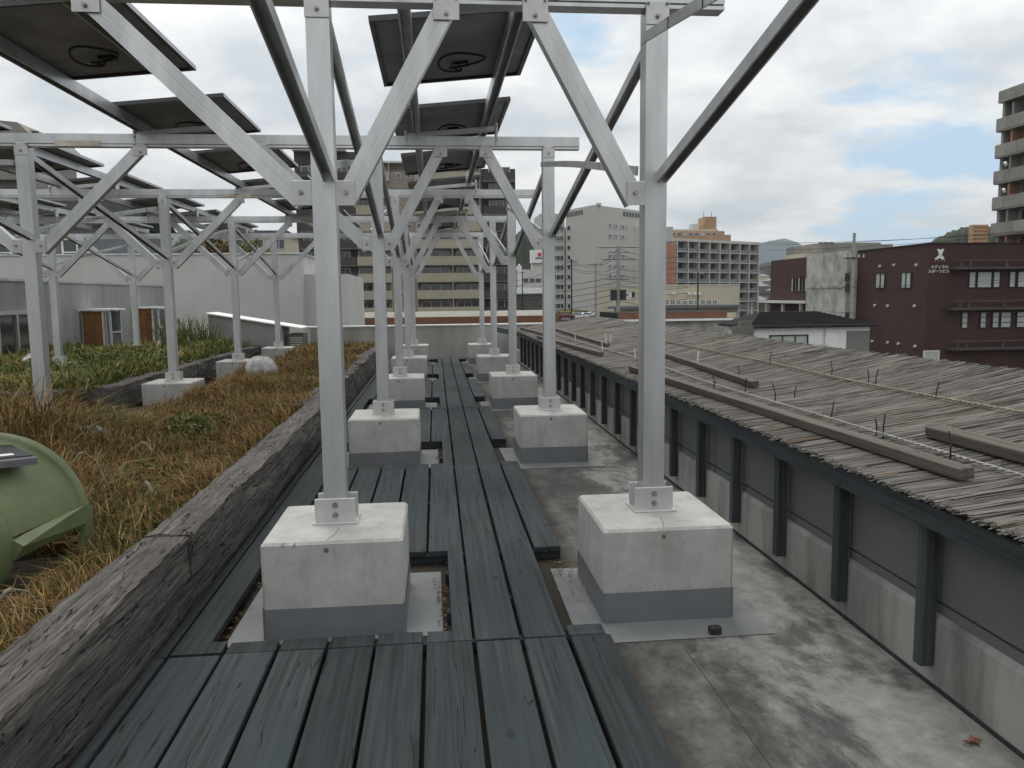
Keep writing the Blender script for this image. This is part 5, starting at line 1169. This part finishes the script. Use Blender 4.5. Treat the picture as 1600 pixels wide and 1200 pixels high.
p3 = pole(931, 411, 165, 'pole_conc', 'thin utility pole in the middle of the white office block', .14, ((.3, 1.6),), 0)
p4 = pole(1335, 364, 58, 'pole_conc', 'concrete utility pole in front of the stained concrete tower', .11, ((1.9, .8),), 0)
p5 = pole(1091, 425, 118, 'pole_dark', 'slim utility pole in front of the cream hall', .12, ((.4, .8),), 0)
p6 = pole(816, 424, 160, 'pole_dark', 'thin utility pole left of the white roof sign', .1, ((.3, .7),), 0)
def wire(a, b, sag, label, r=.022):
    a, b = V3(a), V3(b); pts = [a.lerp(b, t/12)-V3((0, 0, sag*4*(t/12)*(1-t/12))) for t in range(13)]
    o = MB().tube(pts, r, 4).build('power_line', 'cable'); tag(o, label, 'wire')
for k, dz in enumerate((0, .35, 1.3, 1.7)):
    wire(p2-V3((0, 0, .4+dz)), p3-V3((0, 0, .3+dz)), .5, f'power line between the two thin poles, {["top", "second", "third", "lowest"][k]} one', .045)
    wire(p3-V3((0, 0, .3+dz)), p1-V3((0, 0, .3+dz*2)), .6, f'power line from the thin pole to the large pole, {["top", "second", "third", "lowest"][k]} one', .045)
    wire(p2-V3((0, 0, .4+dz*2)), at(800, 440+k*9, 190), .6, f'power line from the slim pole leftwards, {["top", "second", "third", "lowest"][k]} one', .045)
    wire(p1-V3((0, 0, .3+dz*2.4)), at(1060, 402+k*8, 100), .5, f'power line from the large pole rightwards, {["top", "second", "third", "lowest"][k]} one', .035)
for k in range(5):
    wire(at(800, 447+k*10, 170), p1-V3((0, 0, 4.5+k*.9)), .8, f'sagging cable crossing low before the white office block, {["top", "second", "middle", "fourth", "lowest"][k]} of five', .05)
    wire(p1-V3((0, 0, 5+k*.8)), at(1075, 440+k*9, 95), .5, f'sagging cable from the large pole towards the cream hall, {["top", "second", "middle", "fourth", "lowest"][k]} of five', .035)
for k, (pa, pb) in enumerate((((1180, 383), (1640, 357)), ((1180, 379.5), (1640, 360)), ((1200, 391), (1640, 362)))):
    wire(at(*pa, 75), at(*pb, 55), .25, ['upper overhead line above the maroon roof', 'middle overhead line above the maroon roof', 'lower overhead line above the maroon roof'][k], .02)
for k, (pa, pb) in enumerate((((1300, 447), (1640, 431)), ((1300, 449), (1640, 436)), ((1290, 487), (1640, 486)))):
    wire(at(*pa, 58), at(*pb, 50), .2, ['upper cable crossing in front of the maroon wall', 'second cable crossing in front of the maroon wall', 'lowest cable crossing in front of the maroon wall'][k], .016)

# hills
def ridge(name, D, prof, mat, label, depth=.5, rough=.02, hs=1):
    pts = []; 
    for (x0, y0), (x1, y1) in zip(prof, prof[1:]):
        n = max(2, int(abs(x1-x0)/4)); pts += [(x0+(x1-x0)*k/n, y0+(y1-y0)*k/n) for k in range(n)]
    pts.append(prof[-1]); v = []; f = []; rows = ((-.30, 0), (-.2, .28), (-.12, .55), (-.05, .85), (0, 1), (.15, .5), (.35, 0))
    for px, py in pts:
        t = at(px, py, D); h = max(t.z-GROUND, 1)
        for a, s in rows:
            k = 1+rough*random.uniform(-1, 1)*(3 if 0 < s < 1 else .6); v.append((t.x*(1+a*depth), D*(1+a*depth), GROUND-1+h*s*k))
    q = len(rows)
    for i in range(len(pts)-1):
        for j in range(q-1): f.append((i*q+j, (i+1)*q+j, (i+1)*q+j+1, i*q+j+1))
    o = MB().add(v, f).build(name, mat, None, None, True); tag(o, label, kind='structure'); return o
ridge('mountain', 3400, [(700, 440), (780, 420), (830, 408), (900, 415), (1050, 400), (1150, 384), (1185, 381), (1212, 374), (1226, 371.5), (1240, 376), (1262, 388), (1300, 402), (1400, 410), (1700, 405)], 'mountain', 'hazy blue mountain behind the town')
ridge('hill', 340, [(740, 420), (790, 380), (815, 355), (840, 352), (868, 345), (885, 352), (930, 392), (1000, 430)], 'hill', 'dark wooded hill left of the white office block', rough=.03)
ridge('hill', 420, [(1400, 405), (1432, 392), (1460, 371), (1485, 358), (1515, 350), (1560, 352), (1620, 350), (1700, 352)], 'hill', 'dark wooded hill right behind the maroon roof', rough=.03)
ridge('hill', 900, [(1080, 440), (1170, 418), (1200, 408), (1240, 404), (1300, 402), (1400, 410)], 'hill', 'built-up hillside below the mountain', rough=.03)
ridge('hill', 500, [(-100, 350), (60, 352), (200, 360), (300, 358), (380, 352), (420, 360), (470, 380), (560, 400)], 'hill', 'wooded hill on the far left', rough=.03)
# houses on the hillside
hpos = [(1186, 415), (1196, 425), (1205, 412), (1210, 432), (1220, 418), (1228, 405), (1232, 428), (1192, 440), (1204, 452), (1216, 446), (1226, 456), (1190, 460), (1212, 464), (1224, 440)]
for i, (px, py) in enumerate(hpos):
    D = 640-(py-405)*6; b = at(px, py+3, D); w_, h_ = random.uniform(5, 8), random.uniform(4, 6); o = empty('hill_house', (b.x, D, b.z-h_)); mt = ['greyroof', 'cream', 'ledge', 'greyroof', 'render_white'][i % 5]
    MB().box(-w_/2, w_/2, 0, 8, -6, h_-1.5).build('wall', mt, o)
    MB().add([(-w_/2-.5, -.5, h_-1.5), (w_/2+.5, -.5, h_-1.5), (w_/2+.5, 8.5, h_-1.5), (-w_/2-.5, 8.5, h_-1.5), (-w_/2+2, 4, h_), (w_/2-2, 4, h_)], [(0, 1, 5, 4), (1, 2, 5), (2, 3, 4, 5), (3, 0, 4), (3, 2, 1, 0)]).build('roof', ['rooftile', 'grey_paint'][i % 2], o)
    tag(o, 'small hillside house between the grid building and the maroon wing', 'house', 'houses on the hillside below the mountain')
# haze: one even box of thin air round everything
m, n, l, b = base_mat('haze'); n.remove(b); pv = nd(n, 'ShaderNodeVolumePrincipled'); pv.inputs['Color'].default_value = (.80, .88, .95, 1); pv.inputs['Density'].default_value = .0001; pv.inputs['Anisotropy'].default_value = .2
l.new(pv.outputs[0], n['Material Output'].inputs['Volume'])
hz = MB().box(-5900, 5900, -300, 8900, GROUND-3, 420).build('haze', 'haze'); tag(hz, 'thin pale haze over the town', kind='stuff')
